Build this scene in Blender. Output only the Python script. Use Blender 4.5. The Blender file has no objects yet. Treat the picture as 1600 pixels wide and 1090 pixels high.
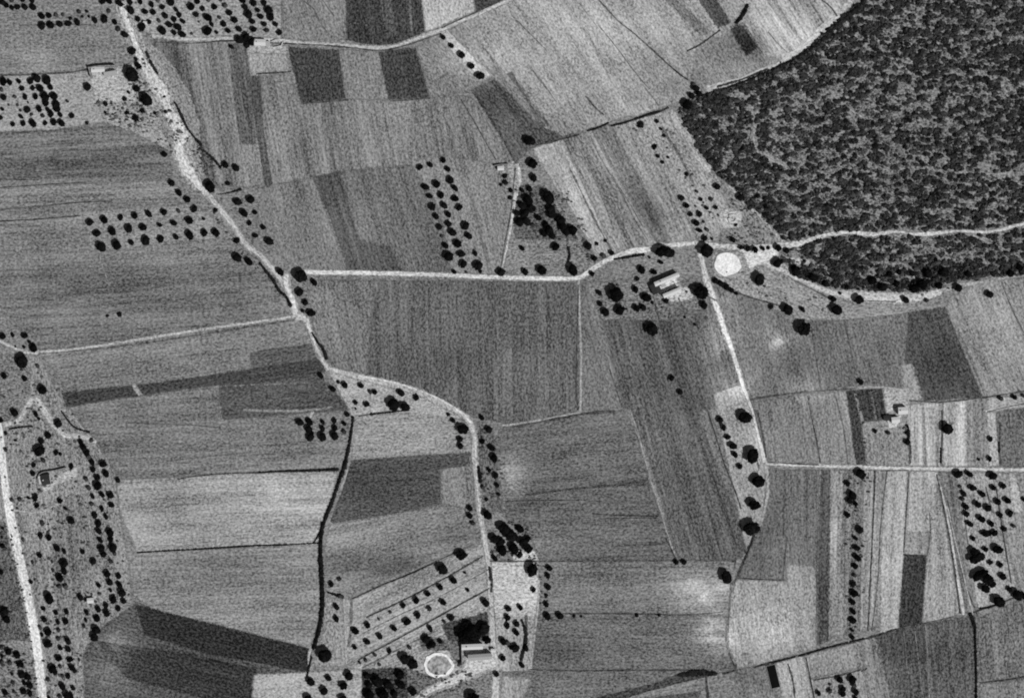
import bpy, bmesh, math, random
import numpy as np
from mathutils import Vector, noise as mn

# ------------------------------------------------------------------ scene, camera, light
C = bpy.context.scene
COL = C.collection
C.render.resolution_x, C.render.resolution_y = 1024, 697
M = 0.5                                   # metres per plan unit (the plan is drawn on a 1600 x 1090 grid)
def P(x, y, z=0.0): return Vector(((x - 800) * M, (545 - y) * M, z))

cam_d = bpy.data.cameras.new('camera'); cam = bpy.data.objects.new('camera', cam_d); COL.objects.link(cam)
ALT = 1400.0
cam.location = (0, 0, ALT); cam.rotation_euler = (0, 0, 0)
cam_d.sensor_width = 36; cam_d.angle = 2 * math.atan(400.0 / ALT)
cam_d.clip_start = 1.0; cam_d.clip_end = 20000
C.camera = cam

SUN_EL = math.radians(50)
SUN_AZ = math.atan2(-0.66, 0.75)          # direction towards the sun, in the x/y plane
d = Vector((math.cos(SUN_AZ) * math.cos(SUN_EL), math.sin(SUN_AZ) * math.cos(SUN_EL), math.sin(SUN_EL)))
sun_d = bpy.data.lights.new('sun', 'SUN'); sun = bpy.data.objects.new('sun', sun_d); COL.objects.link(sun)
sun_d.energy = 5.0; sun_d.angle = math.radians(0.5); sun_d.color = (1, 1, 1)
sun.rotation_euler = d.to_track_quat('Z', 'Y').to_euler()
sun.location = (200, -200, 400)

W = bpy.data.worlds.new('World'); C.world = W; W.use_nodes = True
nt = W.node_tree; nt.nodes.clear()
sky = nt.nodes.new('ShaderNodeTexSky'); sky.sky_type = 'NISHITA'; sky.sun_disc = False
sky.sun_elevation = SUN_EL; sky.sun_rotation = math.pi / 2 - SUN_AZ
bw = nt.nodes.new('ShaderNodeRGBToBW')    # panchromatic film: the sky gives neutral light
bg = nt.nodes.new('ShaderNodeBackground'); bg.inputs['Strength'].default_value = 0.05
wo = nt.nodes.new('ShaderNodeOutputWorld')
nt.links.new(sky.outputs[0], bw.inputs[0]); nt.links.new(bw.outputs[0], bg.inputs[0]); nt.links.new(bg.outputs[0], wo.inputs[0])
C.view_settings.view_transform = 'Standard'; C.view_settings.look = 'None'
C.view_settings.gamma = 1; C.view_settings.exposure = -0.43
C.render.engine = 'CYCLES'; C.cycles.filter_width = 1.95
C.cycles.max_bounces = 4; C.cycles.diffuse_bounces = 2

# ------------------------------------------------------------------ small helpers
def lin(t):
    t = t / 255.0
    return t / 12.92 if t <= 0.04045 else ((t + 0.055) / 1.055) ** 2.4
def alb(t): return lin(t) * 1.0
def tag(o, label=None, cat=None, group=None, kind=None):
    if label: o['label'] = label
    if cat: o['category'] = cat
    if group: o['group'] = group
    if kind: o['kind'] = kind
    return o
def link(name, me, mat=None, parent=None):
    o = bpy.data.objects.new(name, me); COL.objects.link(o)
    if mat is not None and me is not None and not me.materials: me.materials.append(mat)
    if parent is not None: o.parent = parent
    return o
def mesh_py(name, vs, fs, smooth=False):
    me = bpy.data.meshes.new(name); me.from_pydata(vs, [], fs); me.update()
    if smooth:
        me.polygons.foreach_set('use_smooth', [True] * len(me.polygons))
    return me
def empty(name, loc, rz=0):
    o = bpy.data.objects.new(name, None); COL.objects.link(o); o.location = loc; o.rotation_euler = (0, 0, rz)
    o.empty_display_size = 1
    return o

# ------------------------------------------------------------------ materials
def new_mat(name):
    m = bpy.data.materials.new(name); m.use_nodes = True
    n = m.node_tree; b = n.nodes['Principled BSDF']
    b.inputs['Roughness'].default_value = 0.95
    b.inputs['Specular IOR Level'].default_value = 0.1
    return m, n, b
def soil_material():
    m, n, b = new_mat('soil'); N = n.nodes; L = n.links
    def attr(nm, typ):
        a = N.new('ShaderNodeAttribute'); a.attribute_name = nm; a.attribute_type = typ; return a
    def math_(op, a, b_=None, c=None):
        q = N.new('ShaderNodeMath'); q.operation = op
        for i, v in enumerate((a, b_, c)):
            if v is None: continue
            if isinstance(v, (int, float)): q.inputs[i].default_value = v
            else: L.new(v, q.inputs[i])
        return q.outputs[0]
    geo = N.new('ShaderNodeNewGeometry')
    rot = N.new('ShaderNodeVectorRotate'); rot.rotation_type = 'Z_AXIS'
    L.new(geo.outputs['Position'], rot.inputs['Vector'])
    L.new(math_('MULTIPLY', attr('furrow_angle', 'OBJECT').outputs['Fac'], -1.0), rot.inputs['Angle'])
    def nz(scale, detail, rough, vec=rot.outputs[0]):
        mp = N.new('ShaderNodeVectorMath'); mp.operation = 'MULTIPLY'; mp.inputs[1].default_value = scale
        L.new(vec, mp.inputs[0])
        t = N.new('ShaderNodeTexNoise'); t.inputs['Scale'].default_value = 1; t.inputs['Detail'].default_value = detail
        t.inputs['Roughness'].default_value = rough; L.new(mp.outputs[0], t.inputs['Vector'])
        return math_('SUBTRACT', t.outputs['Fac'], 0.5)
    grain = nz((0.44, 0.60, 0.5), 2.2, 0.8)
    clod = nz((0.15, 0.20, 0.2), 2, 0.6)
    streak = nz((0.010, 0.30, 0.0), 2.5, 0.75)
    mid = nz((0.035, 0.10, 0.05), 2, 0.6)
    band = nz((0.004, 0.07, 0.0), 2, 0.5)
    broad = nz((0.018, 0.022, 0.02), 3, 0.6, geo.outputs['Position'])
    f = math_('MULTIPLY_ADD', grain, math_('MULTIPLY', math_('POWER', attr('grain', 'OBJECT').outputs['Fac'], 0.35),
              math_('MULTIPLY', math_('POWER', attr('soil', 'GEOMETRY').outputs['Fac'], -0.35), 2.6)), 1.0)
    f = math_('MULTIPLY_ADD', clod, 0.6, f)
    f = math_('MULTIPLY_ADD', streak, math_('MULTIPLY', attr('streak', 'OBJECT').outputs['Fac'], 2.15), f)
    f = math_('MULTIPLY_ADD', band, math_('MULTIPLY', attr('streak', 'OBJECT').outputs['Fac'], 1.4), f)
    f = math_('MULTIPLY_ADD', broad, 0.95, f)
    f = math_('MULTIPLY_ADD', mid, 0.55, f)
    f = math_('MAXIMUM', f, 0.25)
    v = math_('MULTIPLY', f, attr('soil', 'GEOMETRY').outputs['Fac'])
    cb = N.new('ShaderNodeCombineColor')
    for i in range(3): L.new(v, cb.inputs[i])
    L.new(cb.outputs[0], b.inputs['Base Color'])
    b.inputs['Specular IOR Level'].default_value = 0.0
    # sheets of soil run out raggedly into their neighbours: 'cover' falls to 0 at a sheet's rim
    rag = nz((0.42, 0.42, 0.5), 4, 0.75, geo.outputs['Position'])
    cv = math_('MULTIPLY_ADD', rag, 2.0, attr('cover', 'GEOMETRY').outputs['Fac'])
    mr = N.new('ShaderNodeMapRange'); mr.inputs['From Min'].default_value = 0.25; mr.inputs['From Max'].default_value = 0.75
    L.new(cv, mr.inputs['Value']); L.new(mr.outputs[0], b.inputs['Alpha'])
    return m
SOIL = soil_material()
def grey_mat(name, a, var=0.25, scale=1.0, rough=0.95):
    m, n, b = new_mat(name); N = n.nodes; L = n.links
    t = N.new('ShaderNodeTexNoise'); t.inputs['Scale'].default_value = scale; t.inputs['Detail'].default_value = 4
    tc = N.new('ShaderNodeTexCoord'); L.new(tc.outputs['Object'], t.inputs['Vector'])
    r = N.new('ShaderNodeMapRange'); r.inputs['From Min'].default_value = 0.3; r.inputs['From Max'].default_value = 0.7
    r.inputs['To Min'].default_value = a * (1 - var); r.inputs['To Max'].default_value = a * (1 + var)
    L.new(t.outputs['Fac'], r.inputs['Value'])
    cb = N.new('ShaderNodeCombineColor')
    for i in range(3): L.new(r.outputs[0], cb.inputs[i])
    L.new(cb.outputs[0], b.inputs['Base Color']); b.inputs['Roughness'].default_value = rough
    return m
def leaf_mat(name, a, lo=0.5, hi=1.7):
    m, n, b = new_mat(name); N = n.nodes; L = n.links
    oi = N.new('ShaderNodeObjectInfo'); geo = N.new('ShaderNodeNewGeometry')
    r = N.new('ShaderNodeMapRange'); r.inputs['To Min'].default_value = 0.6 * a; r.inputs['To Max'].default_value = 1.3 * a
    L.new(oi.outputs['Random'], r.inputs['Value'])
    r2 = N.new('ShaderNodeMapRange'); r2.inputs['To Min'].default_value = lo; r2.inputs['To Max'].default_value = hi
    L.new(geo.outputs['Random Per Island'], r2.inputs['Value'])
    mu = N.new('ShaderNodeMath'); mu.operation = 'MULTIPLY'; L.new(r.outputs[0], mu.inputs[0]); L.new(r2.outputs[0], mu.inputs[1])
    cb = N.new('ShaderNodeCombineColor')
    for i in range(3): L.new(mu.outputs[0], cb.inputs[i])
    L.new(cb.outputs[0], b.inputs['Base Color']); b.inputs['Specular IOR Level'].default_value = 0.0
    return m
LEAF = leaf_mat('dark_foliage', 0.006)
LEAF_F = leaf_mat('scrub_foliage', 0.020, 0.3, 2.8)
LEAF_G = leaf_mat('thin_grey_foliage', 0.040)
LEAF_H = leaf_mat('hedge_foliage', 0.016)
LEAF_P = leaf_mat('weed_foliage', 0.085, 0.3, 2.0)
BARK = grey_mat('bark', 0.12)
STONE = grey_mat('limewashed_wall', 0.5, 0.35, 1)
RUBBLE = grey_mat('rubble_wall', 0.24, 0.45, 2.5)
ROOF_P = grey_mat('pale_roof_tiles', 0.56, 0.12, 3)
ROOF_M = grey_mat('mid_roof_tiles', 0.33, 0.25, 3)
ROOF_D_SHADE = grey_mat('dark_roof_tiles_and_shade', 0.035, 0.5, 3)  # dark tiles; on the west wing and garden corner block, painted shadow
WOOD = grey_mat('weathered_wood', 0.08)
GLASS = grey_mat('dark_glass', 0.02, 0.1, 1, 0.2)
WATER = grey_mat('dark_water', 0.006, 0.2, 0.3, 0.12)
PAVE = grey_mat('threshing_stone', 0.78, 0.3, 0.7)

# ------------------------------------------------------------------ the ground in sheets
def smooth_line(pts, step=3.0, closed=False):
    out = []; n = len(pts)
    for i in range(n - 1):
        p0 = pts[max(i - 1, 0)]; p1 = pts[i]; p2 = pts[i + 1]; p3 = pts[min(i + 2, n - 1)]
        L = math.hypot(p2[0] - p1[0], p2[1] - p1[1]); k = max(1, int(L / step))
        for j in range(k):
            t = j / k; t2 = t * t; t3 = t2 * t
            out.append(tuple(0.5 * ((2 * p1[a]) + (-p0[a] + p2[a]) * t + (2 * p0[a] - 5 * p1[a] + 4 * p2[a] - p3[a]) * t2
                             + (-p0[a] + 3 * p1[a] - 3 * p2[a] + p3[a]) * t3) for a in range(len(p1))))
    out.append(tuple(pts[-1]))
    return out
LAYER = np.zeros((300, 420), int)          # 4-unit cells, offset by 40 units: which sheets already lie here
def raster(poly):
    xs = np.arange(-38, 1642, 4.0)[:420]; ys = np.arange(-38, 1162, 4.0)[:300]
    X, Y = np.meshgrid(xs, ys); ins = np.zeros(X.shape, bool); n = len(poly)
    for i in range(n):
        x1, y1 = poly[i]; x2, y2 = poly[(i + 1) % n]
        if y1 == y2: continue
        c = ((Y < y1) != (Y < y2)) & (X < (x2 - x1) * (Y - y1) / (y2 - y1) + x1)
        ins ^= c
    for i in range(n):                      # the outline's own cells too
        x1, y1 = poly[i]; x2, y2 = poly[(i + 1) % n]; k = max(1, int(math.hypot(x2 - x1, y2 - y1) / 2))
        for j in range(k + 1):
            a = int((x1 + (x2 - x1) * j / k + 40) // 4); b = int((y1 + (y2 - y1) * j / k + 40) // 4)
            if 0 <= b < 300 and 0 <= a < 420: ins[b, a] = True
    return ins
def take_layer(poly):
    ins = raster(poly)
    big = ins.copy()
    for ax in (0, 1):
        for sh in (1, -1): big |= np.roll(ins, sh, axis=ax)
    ins = big
    l = 1 + (LAYER[ins].max() if ins.any() else 0)
    LAYER[ins] = l
    return l * 0.004
BLOBS = []
def tone_at(x, y, t):
    for bx, by, rx, ry, dt in BLOBS:
        q = ((x - bx) / rx) ** 2 + ((y - by) / ry) ** 2
        if q < 5:
            nz_ = .75 * mn.noise(Vector((x * .03, y * .045, 1.5))) + .6 * mn.noise(Vector((x * .09, y * .12, 8.5)))
            t += 1.45 * dt * math.exp(-q * 1.3) * max(0, 1 + 0.95 * nz_)
    return t
def finish_sheet(name, me, tone, direc, streak, grain, lines=None):
    at = me.attributes.new('soil', 'FLOAT', 'POINT')
    if 'cover' not in me.attributes:
        me.attributes.new('cover', 'FLOAT', 'POINT').data.foreach_set('value', [1.6] * len(me.vertices) if lines is None else lines)
    at.data.foreach_set('value', [alb(max(20, tone_at(v.co.x / M + 800, 545 - v.co.y / M, tone))) for v in me.vertices])
    o = link(name, me, SOIL)
    o['furrow_angle'] = math.atan2(-direc[1], direc[0]); o['streak'] = float(streak); o['grain'] = float(grain)
    o['kind'] = 'structure'
    return o
_er = random.Random(5)
def field(pts, tone, direc=(1, 0), streak=0.5, grain=0.75, name='field', jit=0.6, grid=10, feather=5.5):
    poly = []
    n = len(pts)
    for i in range(n):
        x1, y1 = pts[i]; x2, y2 = pts[(i + 1) % n]
        L = math.hypot(x2 - x1, y2 - y1); k = max(1, int(L / 7))
        nx, ny = (-(y2 - y1) / max(L, 1), (x2 - x1) / max(L, 1))
        for j in range(k):
            t = j / k; s = _er.uniform(-jit, jit) if j else 0
            poly.append((x1 + (x2 - x1) * t + nx * s, y1 + (y2 - y1) * t + ny * s))
    z = take_layer(pts)
    area = sum(poly[i - 1][0] * poly[i][1] - poly[i][0] * poly[i - 1][1] for i in range(len(poly))) / 2
    sg = 1 if area > 0 else -1; n = len(poly)
    per = sum(math.hypot(poly[i][0] - poly[i - 1][0], poly[i][1] - poly[i - 1][1]) for i in range(n))
    feather = min(feather, 1.1 * abs(area) / per)
    for attempt in range(8):                 # a rim too wide for a sharp corner folds over: take it narrower
        bm = bmesh.new(); cov = bm.verts.layers.float.new('cover'); out = []
        for i in range(n):
            a, b = poly[i - 1], poly[(i + 1) % n]; dx, dy = b[0] - a[0], b[1] - a[1]; q = math.hypot(dx, dy) or 1
            out.append((poly[i][0] + sg * dy / q * feather * .5, poly[i][1] - sg * dx / q * feather * .5))
        vs = [bm.verts.new(P(x, y, z)) for x, y in out]
        f = bm.faces.new(vs)
        bm.normal_update()
        if f.normal.z < 0: f.normal_flip(); bm.normal_update()
        a0 = f.calc_area()
        bmesh.ops.inset_region(bm, faces=[f], thickness=feather * M, depth=0, use_even_offset=True, use_boundary=True)
        bmesh.ops.triangulate(bm, faces=bm.faces[:], ngon_method='EAR_CLIP')
        bm.normal_update()
        if all(g_.normal.z > 0 or g_.calc_area() < 1e-5 for g_ in bm.faces) and abs(sum(g_.calc_area() for g_ in bm.faces) - a0) < a0 * 2e-4: break
        feather *= .6
        if attempt < 7: bm.free()
    rim = {v for v in bm.verts if v.is_boundary}
    for v in bm.verts: v[cov] = 0.0 if v in rim else 1.0
    bmesh.ops.triangulate(bm, faces=bm.faces[:], ngon_method='EAR_CLIP')
    x0 = min(p[0] for p in poly); x1 = max(p[0] for p in poly); y0 = min(p[1] for p in poly); y1 = max(p[1] for p in poly)
    for gx in np.arange(math.ceil(x0 / grid) * grid + .13, x1, grid):
        bmesh.ops.bisect_plane(bm, geom=bm.verts[:] + bm.edges[:] + bm.faces[:], plane_co=P(gx, 0), plane_no=(1, 0, 0), dist=1e-4)
    for gy in np.arange(math.ceil(y0 / grid) * grid + .17, y1, grid):
        bmesh.ops.bisect_plane(bm, geom=bm.verts[:] + bm.edges[:] + bm.faces[:], plane_co=P(0, gy), plane_no=(0, 1, 0), dist=1e-4)
    me = bpy.data.meshes.new(name); bm.to_mesh(me); bm.free()
    return finish_sheet(name, me, tone, direc, streak, grain)
def strip(pts, w, tone, name='track', streak=0.2, grain=0.8, jit=0.12, broken=0.0):
    """pts: (x, y) or (x, y, width)"""
    pts = [(p[0], p[1], p[2] if len(p) > 2 else w) for p in pts]
    S = smooth_line(pts, 3.0); n = len(S)
    ph = _er.uniform(0, 100)
    Lp, Rp = [], []
    for i, (x, y, ww) in enumerate(S):
        a = S[max(i - 1, 0)]; b = S[min(i + 1, n - 1)]
        dx, dy = b[0] - a[0], b[1] - a[1]; L = math.hypot(dx, dy) or 1
        nx, ny = -dy / L, dx / L
        k = 1 + broken * 1.6 * mn.noise(Vector((i * 0.17, ph, 3.1)))
        k = max(0.12, k)
        h1 = 0.5 * ww * k * (1 + _er.uniform(-jit, jit)); h2 = 0.5 * ww * k * (1 + _er.uniform(-jit, jit))
        off = 0.35 * mn.noise(Vector((i * 0.11, ph, 7.7)))
        Lp.append((x + nx * (h1 + off), y + ny * (h1 + off))); Rp.append((x - nx * (h2 - off), y - ny * (h2 - off)))
    z = take_layer(Lp + Rp[::-1])
    vs = []
    for a, b in zip(Lp, Rp):
        q = math.hypot(a[0] - b[0], a[1] - b[1]) or 1; g = min(1.0, 0.3 * q) / q
        for t in (-g * .8, g, 1 - g, 1 + g * .8): vs.append(P(a[0] + (b[0] - a[0]) * t, a[1] + (b[1] - a[1]) * t, z))
    fs = [(4 * i + k, 4 * i + 4 + k, 4 * i + 5 + k, 4 * i + 1 + k) for i in range(n - 1) for k in range(3)]
    me = mesh_py(name, vs, fs)
    lines = [0.0, 1.05, 1.05, 0.0] * n
    d0 = (pts[-1][0] - pts[0][0], pts[-1][1] - pts[0][1])
    if sum(p.normal.z for p in me.polygons) < 0: me.flip_normals()
    return finish_sheet(name, me, tone, d0, streak, grain, lines)
def road(pts, w, tone, name='dirt_road', verge=0, vw=1.7, **k):
    if verge:
        strip([(p[0], p[1], (p[2] if len(p) > 2 else w) * vw) for p in pts], w * vw, verge, name='verge', grain=1.1, jit=0.2)
    return strip(pts, w, tone, name=name, **k)
def ditch(pts, w, tone, broken=0.5, **k): return strip(pts, w, tone, name='ditch', broken=broken, grain=1.1, jit=0.25, **k)

# ------------------------------------------------------------------ foliage
def leafy(vs, fs, c, r, n, size, rng, flat=0.8, shell=0.55):
    """n leaf-clump quads through an ellipsoid of radii r about c"""
    for _ in range(n):
        u = rng.uniform(-0.75, 1); th = rng.uniform(0, 2 * math.pi); q = math.sqrt(max(0, 1 - u * u)); k = rng.uniform(shell, 1.06)
        x, y, z = c[0] + r[0] * q * math.cos(th) * k, c[1] + r[1] * q * math.sin(th) * k, c[2] + r[2] * u * k
        s = size * rng.uniform(0.6, 1.4)
        nx = Vector((q * math.cos(th) + rng.uniform(-.8, .8), q * math.sin(th) + rng.uniform(-.8, .8), u + rng.uniform(-.3, 1.0))).normalized()
        t = nx.orthogonal().normalized(); b = nx.cross(t); a = rng.uniform(0, 6.28)
        t, b = t * math.cos(a) + b * math.sin(a), b * math.cos(a) - t * math.sin(a)
        i = len(vs); p = Vector((x, y, z))
        vs += [p - t * s - b * s * .6, p + t * s * .9 - b * s * .7, p + t * s * 1.1 + b * s * .6, p - t * s * .8 + b * s * .8]
        fs.append((i, i + 1, i + 2, i + 3))
_ico = None
def core(vs, fs, c, r, seed, sub=2, amp=0.42):
    global _ico
    if _ico is None:
        _ico = {}
        for s_ in (1, 2):
            bm = bmesh.new(); bmesh.ops.create_icosphere(bm, subdivisions=s_, radius=1)
            _ico[s_] = ([v.co.copy() for v in bm.verts], [tuple(v.index for v in f.verts) for f in bm.faces]); bm.free()
    V, F = _ico[sub]; i = len(vs)
    for v in V:
        k = 1 + amp * mn.noise(v * 1.9 + Vector((seed * 3.1, 0, 0)))
        vs.append(Vector((c[0] + v.x * r[0] * k, c[1] + v.y * r[1] * k, c[2] + v.z * r[2] * k)))
    fs.extend(tuple(i + a for a in f) for f in F)
def crown_mesh(seed, big):
    rng = random.Random(seed); vs, fs = [], []
    lobes = 8 if big else 6
    core(vs, fs, (0, 0, 0), (0.72, 0.72, 0.5), seed)
    for i in range(lobes):
        a = i / lobes * 6.283 + rng.uniform(-.4, .4); q = rng.uniform(0.36, 0.50); s = rng.uniform(0.38, 0.48)
        c = (q * math.cos(a), q * math.sin(a), rng.uniform(-.15, .15))
        core(vs, fs, c, (s, s, s * .8), seed + i * .7, 1)
        leafy(vs, fs, c, (s, s, s * .85), 42 if big else 24, 0.07 if big else 0.11, rng)
    leafy(vs, fs, (0, 0, 0.12), (0.7, 0.7, 0.6), 160 if big else 60, 0.07 if big else 0.11, rng)
    return mesh_py('crown', vs, fs)
def trunk_mesh(seed):
    rng = random.Random(seed); vs, fs = [], []
    def limb(p0, p1, r0, r1, k=7):
        ax = (p1 - p0).normalized(); t = ax.orthogonal().normalized(); b = ax.cross(t); i = len(vs)
        for p, r in ((p0, r0), ((p0 + p1) / 2 + Vector((rng.uniform(-.03, .03), rng.uniform(-.03, .03), 0)), (r0 + r1) / 2), (p1, r1)):
            for j in range(k):
                a = j / k * 6.283; vs.append(p + (t * math.cos(a) + b * math.sin(a)) * r)
        for s in (0, 1):
            for j in range(k):
                fs.append((i + s * k + j, i + s * k + (j + 1) % k, i + (s + 1) * k + (j + 1) % k, i + (s + 1) * k + j))
    top = Vector((0.02, 0, 0.42)); limb(Vector((0, 0, -0.06)), top, 0.13, 0.085)
    for j in range(4):
        a = j * 1.57 + rng.uniform(-.3, .3)
        limb(top - Vector((0, 0, .04)), Vector((math.cos(a) * .42, math.sin(a) * .42, 0.82)), 0.06, 0.025, 5)
    return mesh_py('trunk', vs, fs, True)
CR_BIG = [crown_mesh(s, True) for s in range(11, 17)]
CR_SM = [crown_mesh(s, False) for s in range(31, 38)]
TR = [trunk_mesh(s) for s in (1, 2, 3)]
def bush_mesh(seed):
    rng = random.Random(seed); vs, fs = [], []
    core(vs, fs, (0, 0, 0.45), (0.75, 0.7, 0.55), seed)
    leafy(vs, fs, (0, 0, 0.45), (0.85, 0.85, 0.65), 110, 0.13, rng)
    return mesh_py('bush', vs, fs)
BU = [bush_mesh(s) for s in (51, 52, 53, 54)]
for m_ in CR_BIG + CR_SM + BU: m_.materials.append(LEAF)
for m_ in TR: m_.materials.append(BARK)

CR_GREY = [m_.copy() for m_ in CR_SM[:4]]
for m_ in CR_GREY: m_.materials.clear(); m_.materials.append(LEAF_G)
ORD = ('first second third fourth fifth sixth seventh eighth ninth tenth eleventh twelfth thirteenth fourteenth fifteenth sixteenth '
       'seventeenth eighteenth nineteenth twentieth').split()
def ordw(i):
    if i < 20: return ORD[i]
    n = i + 1
    return {20: 'twenty', 30: 'thirty', 40: 'forty'}[n // 10 * 10] + ('-' + ORD[n % 10 - 1] if n % 10 else '') if n % 10 else {30: 'thirtieth', 40: 'fortieth'}[n]
_tr = random.Random(77); _n = [0]
def tree(x, y, R, label, name='tree', cat='tree', group=None):
    """x, y, R: the dark blot (crown and its shadow) on the plan, in plan units"""
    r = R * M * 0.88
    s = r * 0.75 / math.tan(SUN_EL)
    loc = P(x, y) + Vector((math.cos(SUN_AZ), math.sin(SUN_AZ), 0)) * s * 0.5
    k = _tr.randrange(1000); _n[0] += 1
    zl = 0.0
    if name == 'bush':
        o = link('bush', BU[k % 4]); o.location = loc; o.rotation_euler = (0, 0, _tr.uniform(0, 6.28))
        o.scale = (r * _tr.uniform(1.0, 1.25), r * _tr.uniform(.9, 1.1), r * 1.0)
        return tag(o, label, 'bush', group)
    e = empty(name, loc, _tr.uniform(0, 6.28)); tag(e, label, cat, group)
    pool = CR_BIG if r > 3.2 else CR_GREY if (R < 4.7 and k % 3) or (R < 6 and k % 5 == 0) else CR_SM
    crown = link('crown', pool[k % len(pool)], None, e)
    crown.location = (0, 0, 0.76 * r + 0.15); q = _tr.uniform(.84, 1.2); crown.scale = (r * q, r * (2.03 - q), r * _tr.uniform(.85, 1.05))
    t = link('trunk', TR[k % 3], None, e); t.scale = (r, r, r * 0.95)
    return e
EDGE_SCAN = []
def size_word(R): return 'tiny' if R < 3.6 else 'small' if R < 5.6 else 'mid-sized' if R < 8 else 'large' if R < 12 else 'very large'
def parse(s): return [tuple(float(q) for q in t.split()) for t in s.split(',') if t.strip()]
def grove(ox, oy, where, rows, kind='tree', group=None, by='x', noun=None, mul=1.0):
    """rows: one string = a loose group counted along x (or y); a list of strings = planted rows, counted row by row"""
    single = isinstance(rows, str)
    rs = [rows] if single else rows
    first = 'left' if by == 'x' else 'top'
    for ri, row in enumerate(rs):
        T = parse(row); T.sort(key=lambda t: t[0] if by == 'x' else t[1])
        for i, (x, y, r) in enumerate(T):
            X, Y, R = ox + x / 3.9925, oy + y / 3.9925, r * mul / 3.9925
            X = min(max(X, 1), 1599)
            nm = 'young_tree' if kind == 'orchard_tree' and R < 5.4 else kind
            if R < 4.3 and kind == 'tree': nm = 'bush'
            word = noun or ('tree' if kind == 'orchard_tree' else 'bush' if nm == 'bush' else 'tree')
            if len(T) == 1 and single: lab = f'{size_word(R)} dark {word} {where[3:] if where.startswith("of ") else where}'
            else:
                w_ = where[3:] if where.startswith('of ') else where
                lab = f'{size_word(R)} {word}, {ordw(i)} from {first}, '
                lab += w_ if single else f'{ordw(ri)} {"row" if by == "x" else "column"}, {w_}'
            tree(X, Y, R, lab, nm, {'bush': 'bush', 'young_tree': 'young tree'}.get(nm, 'tree'), group or ('trees ' + where)[:60])
def one(x, y, R, label, kind='tree'):
    tree(x, y, R, label, kind, 'bush' if kind == 'bush' else 'tree')
def hedge(pts, w, label, h=1.6, name='hedge', mat=None, gap=0.0):
    S = smooth_line([(p[0], p[1], p[2] if len(p) > 2 else w) for p in pts], 2.2); rng = random.Random(int(pts[0][0] * 7 + pts[0][1]))
    o0 = P(S[0][0], S[0][1]); vs, fs = [], []
    for i, (x, y, ww) in enumerate(S):
        if gap and mn.noise(Vector((i * .3, pts[0][0], 0))) > 0.5 - gap: continue
        k = rng.uniform(.75, 1.2); c = P(x, y) - o0; r = ww * M * 0.5 * k; hz = min(h, r * 1.6) * rng.uniform(.8, 1.2)
        core(vs, fs, (c.x, c.y, hz * .4), (r * .85, r * .85, hz * .55), i * .37, 1)
        leafy(vs, fs, (c.x, c.y, hz * .45), (r, r, hz * .6), 14, max(0.16, r * .22), rng)
    o = link(name, mesh_py(name, vs, fs), mat or LEAF_H); o.location = o0
    return tag(o, label, name.replace('_', ' '))
def inside(poly, x, y):
    r = False; n = len(poly)
    for i in range(n):
        x1, y1 = poly[i]; x2, y2 = poly[(i + 1) % n]
        if (y1 > y) != (y2 > y) and x < (x2 - x1) * (y - y1) / (y2 - y1) + x1: r = not r
    return r
def scatter(polys, name, label, mat, seed, rmin, rmax, leaves, leaf, density, thresh=-1, nscale=0.03, avoid=(), h=0.8, dens=None):
    """low growth nobody could count, spread through outlines; density per 100 square plan units"""
    rng = random.Random(seed); vs, fs = [], []
    for poly, dn in polys:
        x0 = min(p[0] for p in poly); x1 = max(p[0] for p in poly); y0 = min(p[1] for p in poly); y1 = max(p[1] for p in poly)
        for _ in range(int((x1 - x0) * (y1 - y0) / 100 * density * dn)):
            x, y = rng.uniform(x0, x1), rng.uniform(y0, y1)
            if not inside(poly, x, y): continue
            nv = mn.noise(Vector((x * nscale, y * nscale * 1.5, seed))) + 0.5 * mn.noise(Vector((x * nscale * 2.7, y * nscale * 3.5, seed + 5)))
            if dens: nv = dens(x, y)
            if nv < thresh + rng.uniform(-.25, .25): continue
            if any(dist_line(l, x, y) < wd for l, wd in avoid): continue
            r = rng.uniform(rmin, rmax) * M; p = P(x, y)
            a = rng.uniform(.9, 1.7)
            core(vs, fs, (p.x, p.y, r * .45 * h), (r * .9 * a, r * .8, r * .7 * h), rng.uniform(0, 50), 1, .5)
            if leaves: leafy(vs, fs, (p.x, p.y, r * .5 * h), (r * a, r, r * .85 * h), leaves, leaf * r, rng)
    o = link(name, mesh_py(name, vs, fs), mat)
    return tag(o, label, name.replace('_', ' '), kind='stuff')
def dist_line(l, x, y):
    best = 1e9
    for (x1, y1), (x2, y2) in zip(l[:-1], l[1:]):
        dx, dy = x2 - x1, y2 - y1; t = max(0, min(1, ((x - x1) * dx + (y - y1) * dy) / (dx * dx + dy * dy)))
        best = min(best, math.hypot(x - x1 - t * dx, y - y1 - t * dy))
    return best
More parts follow.
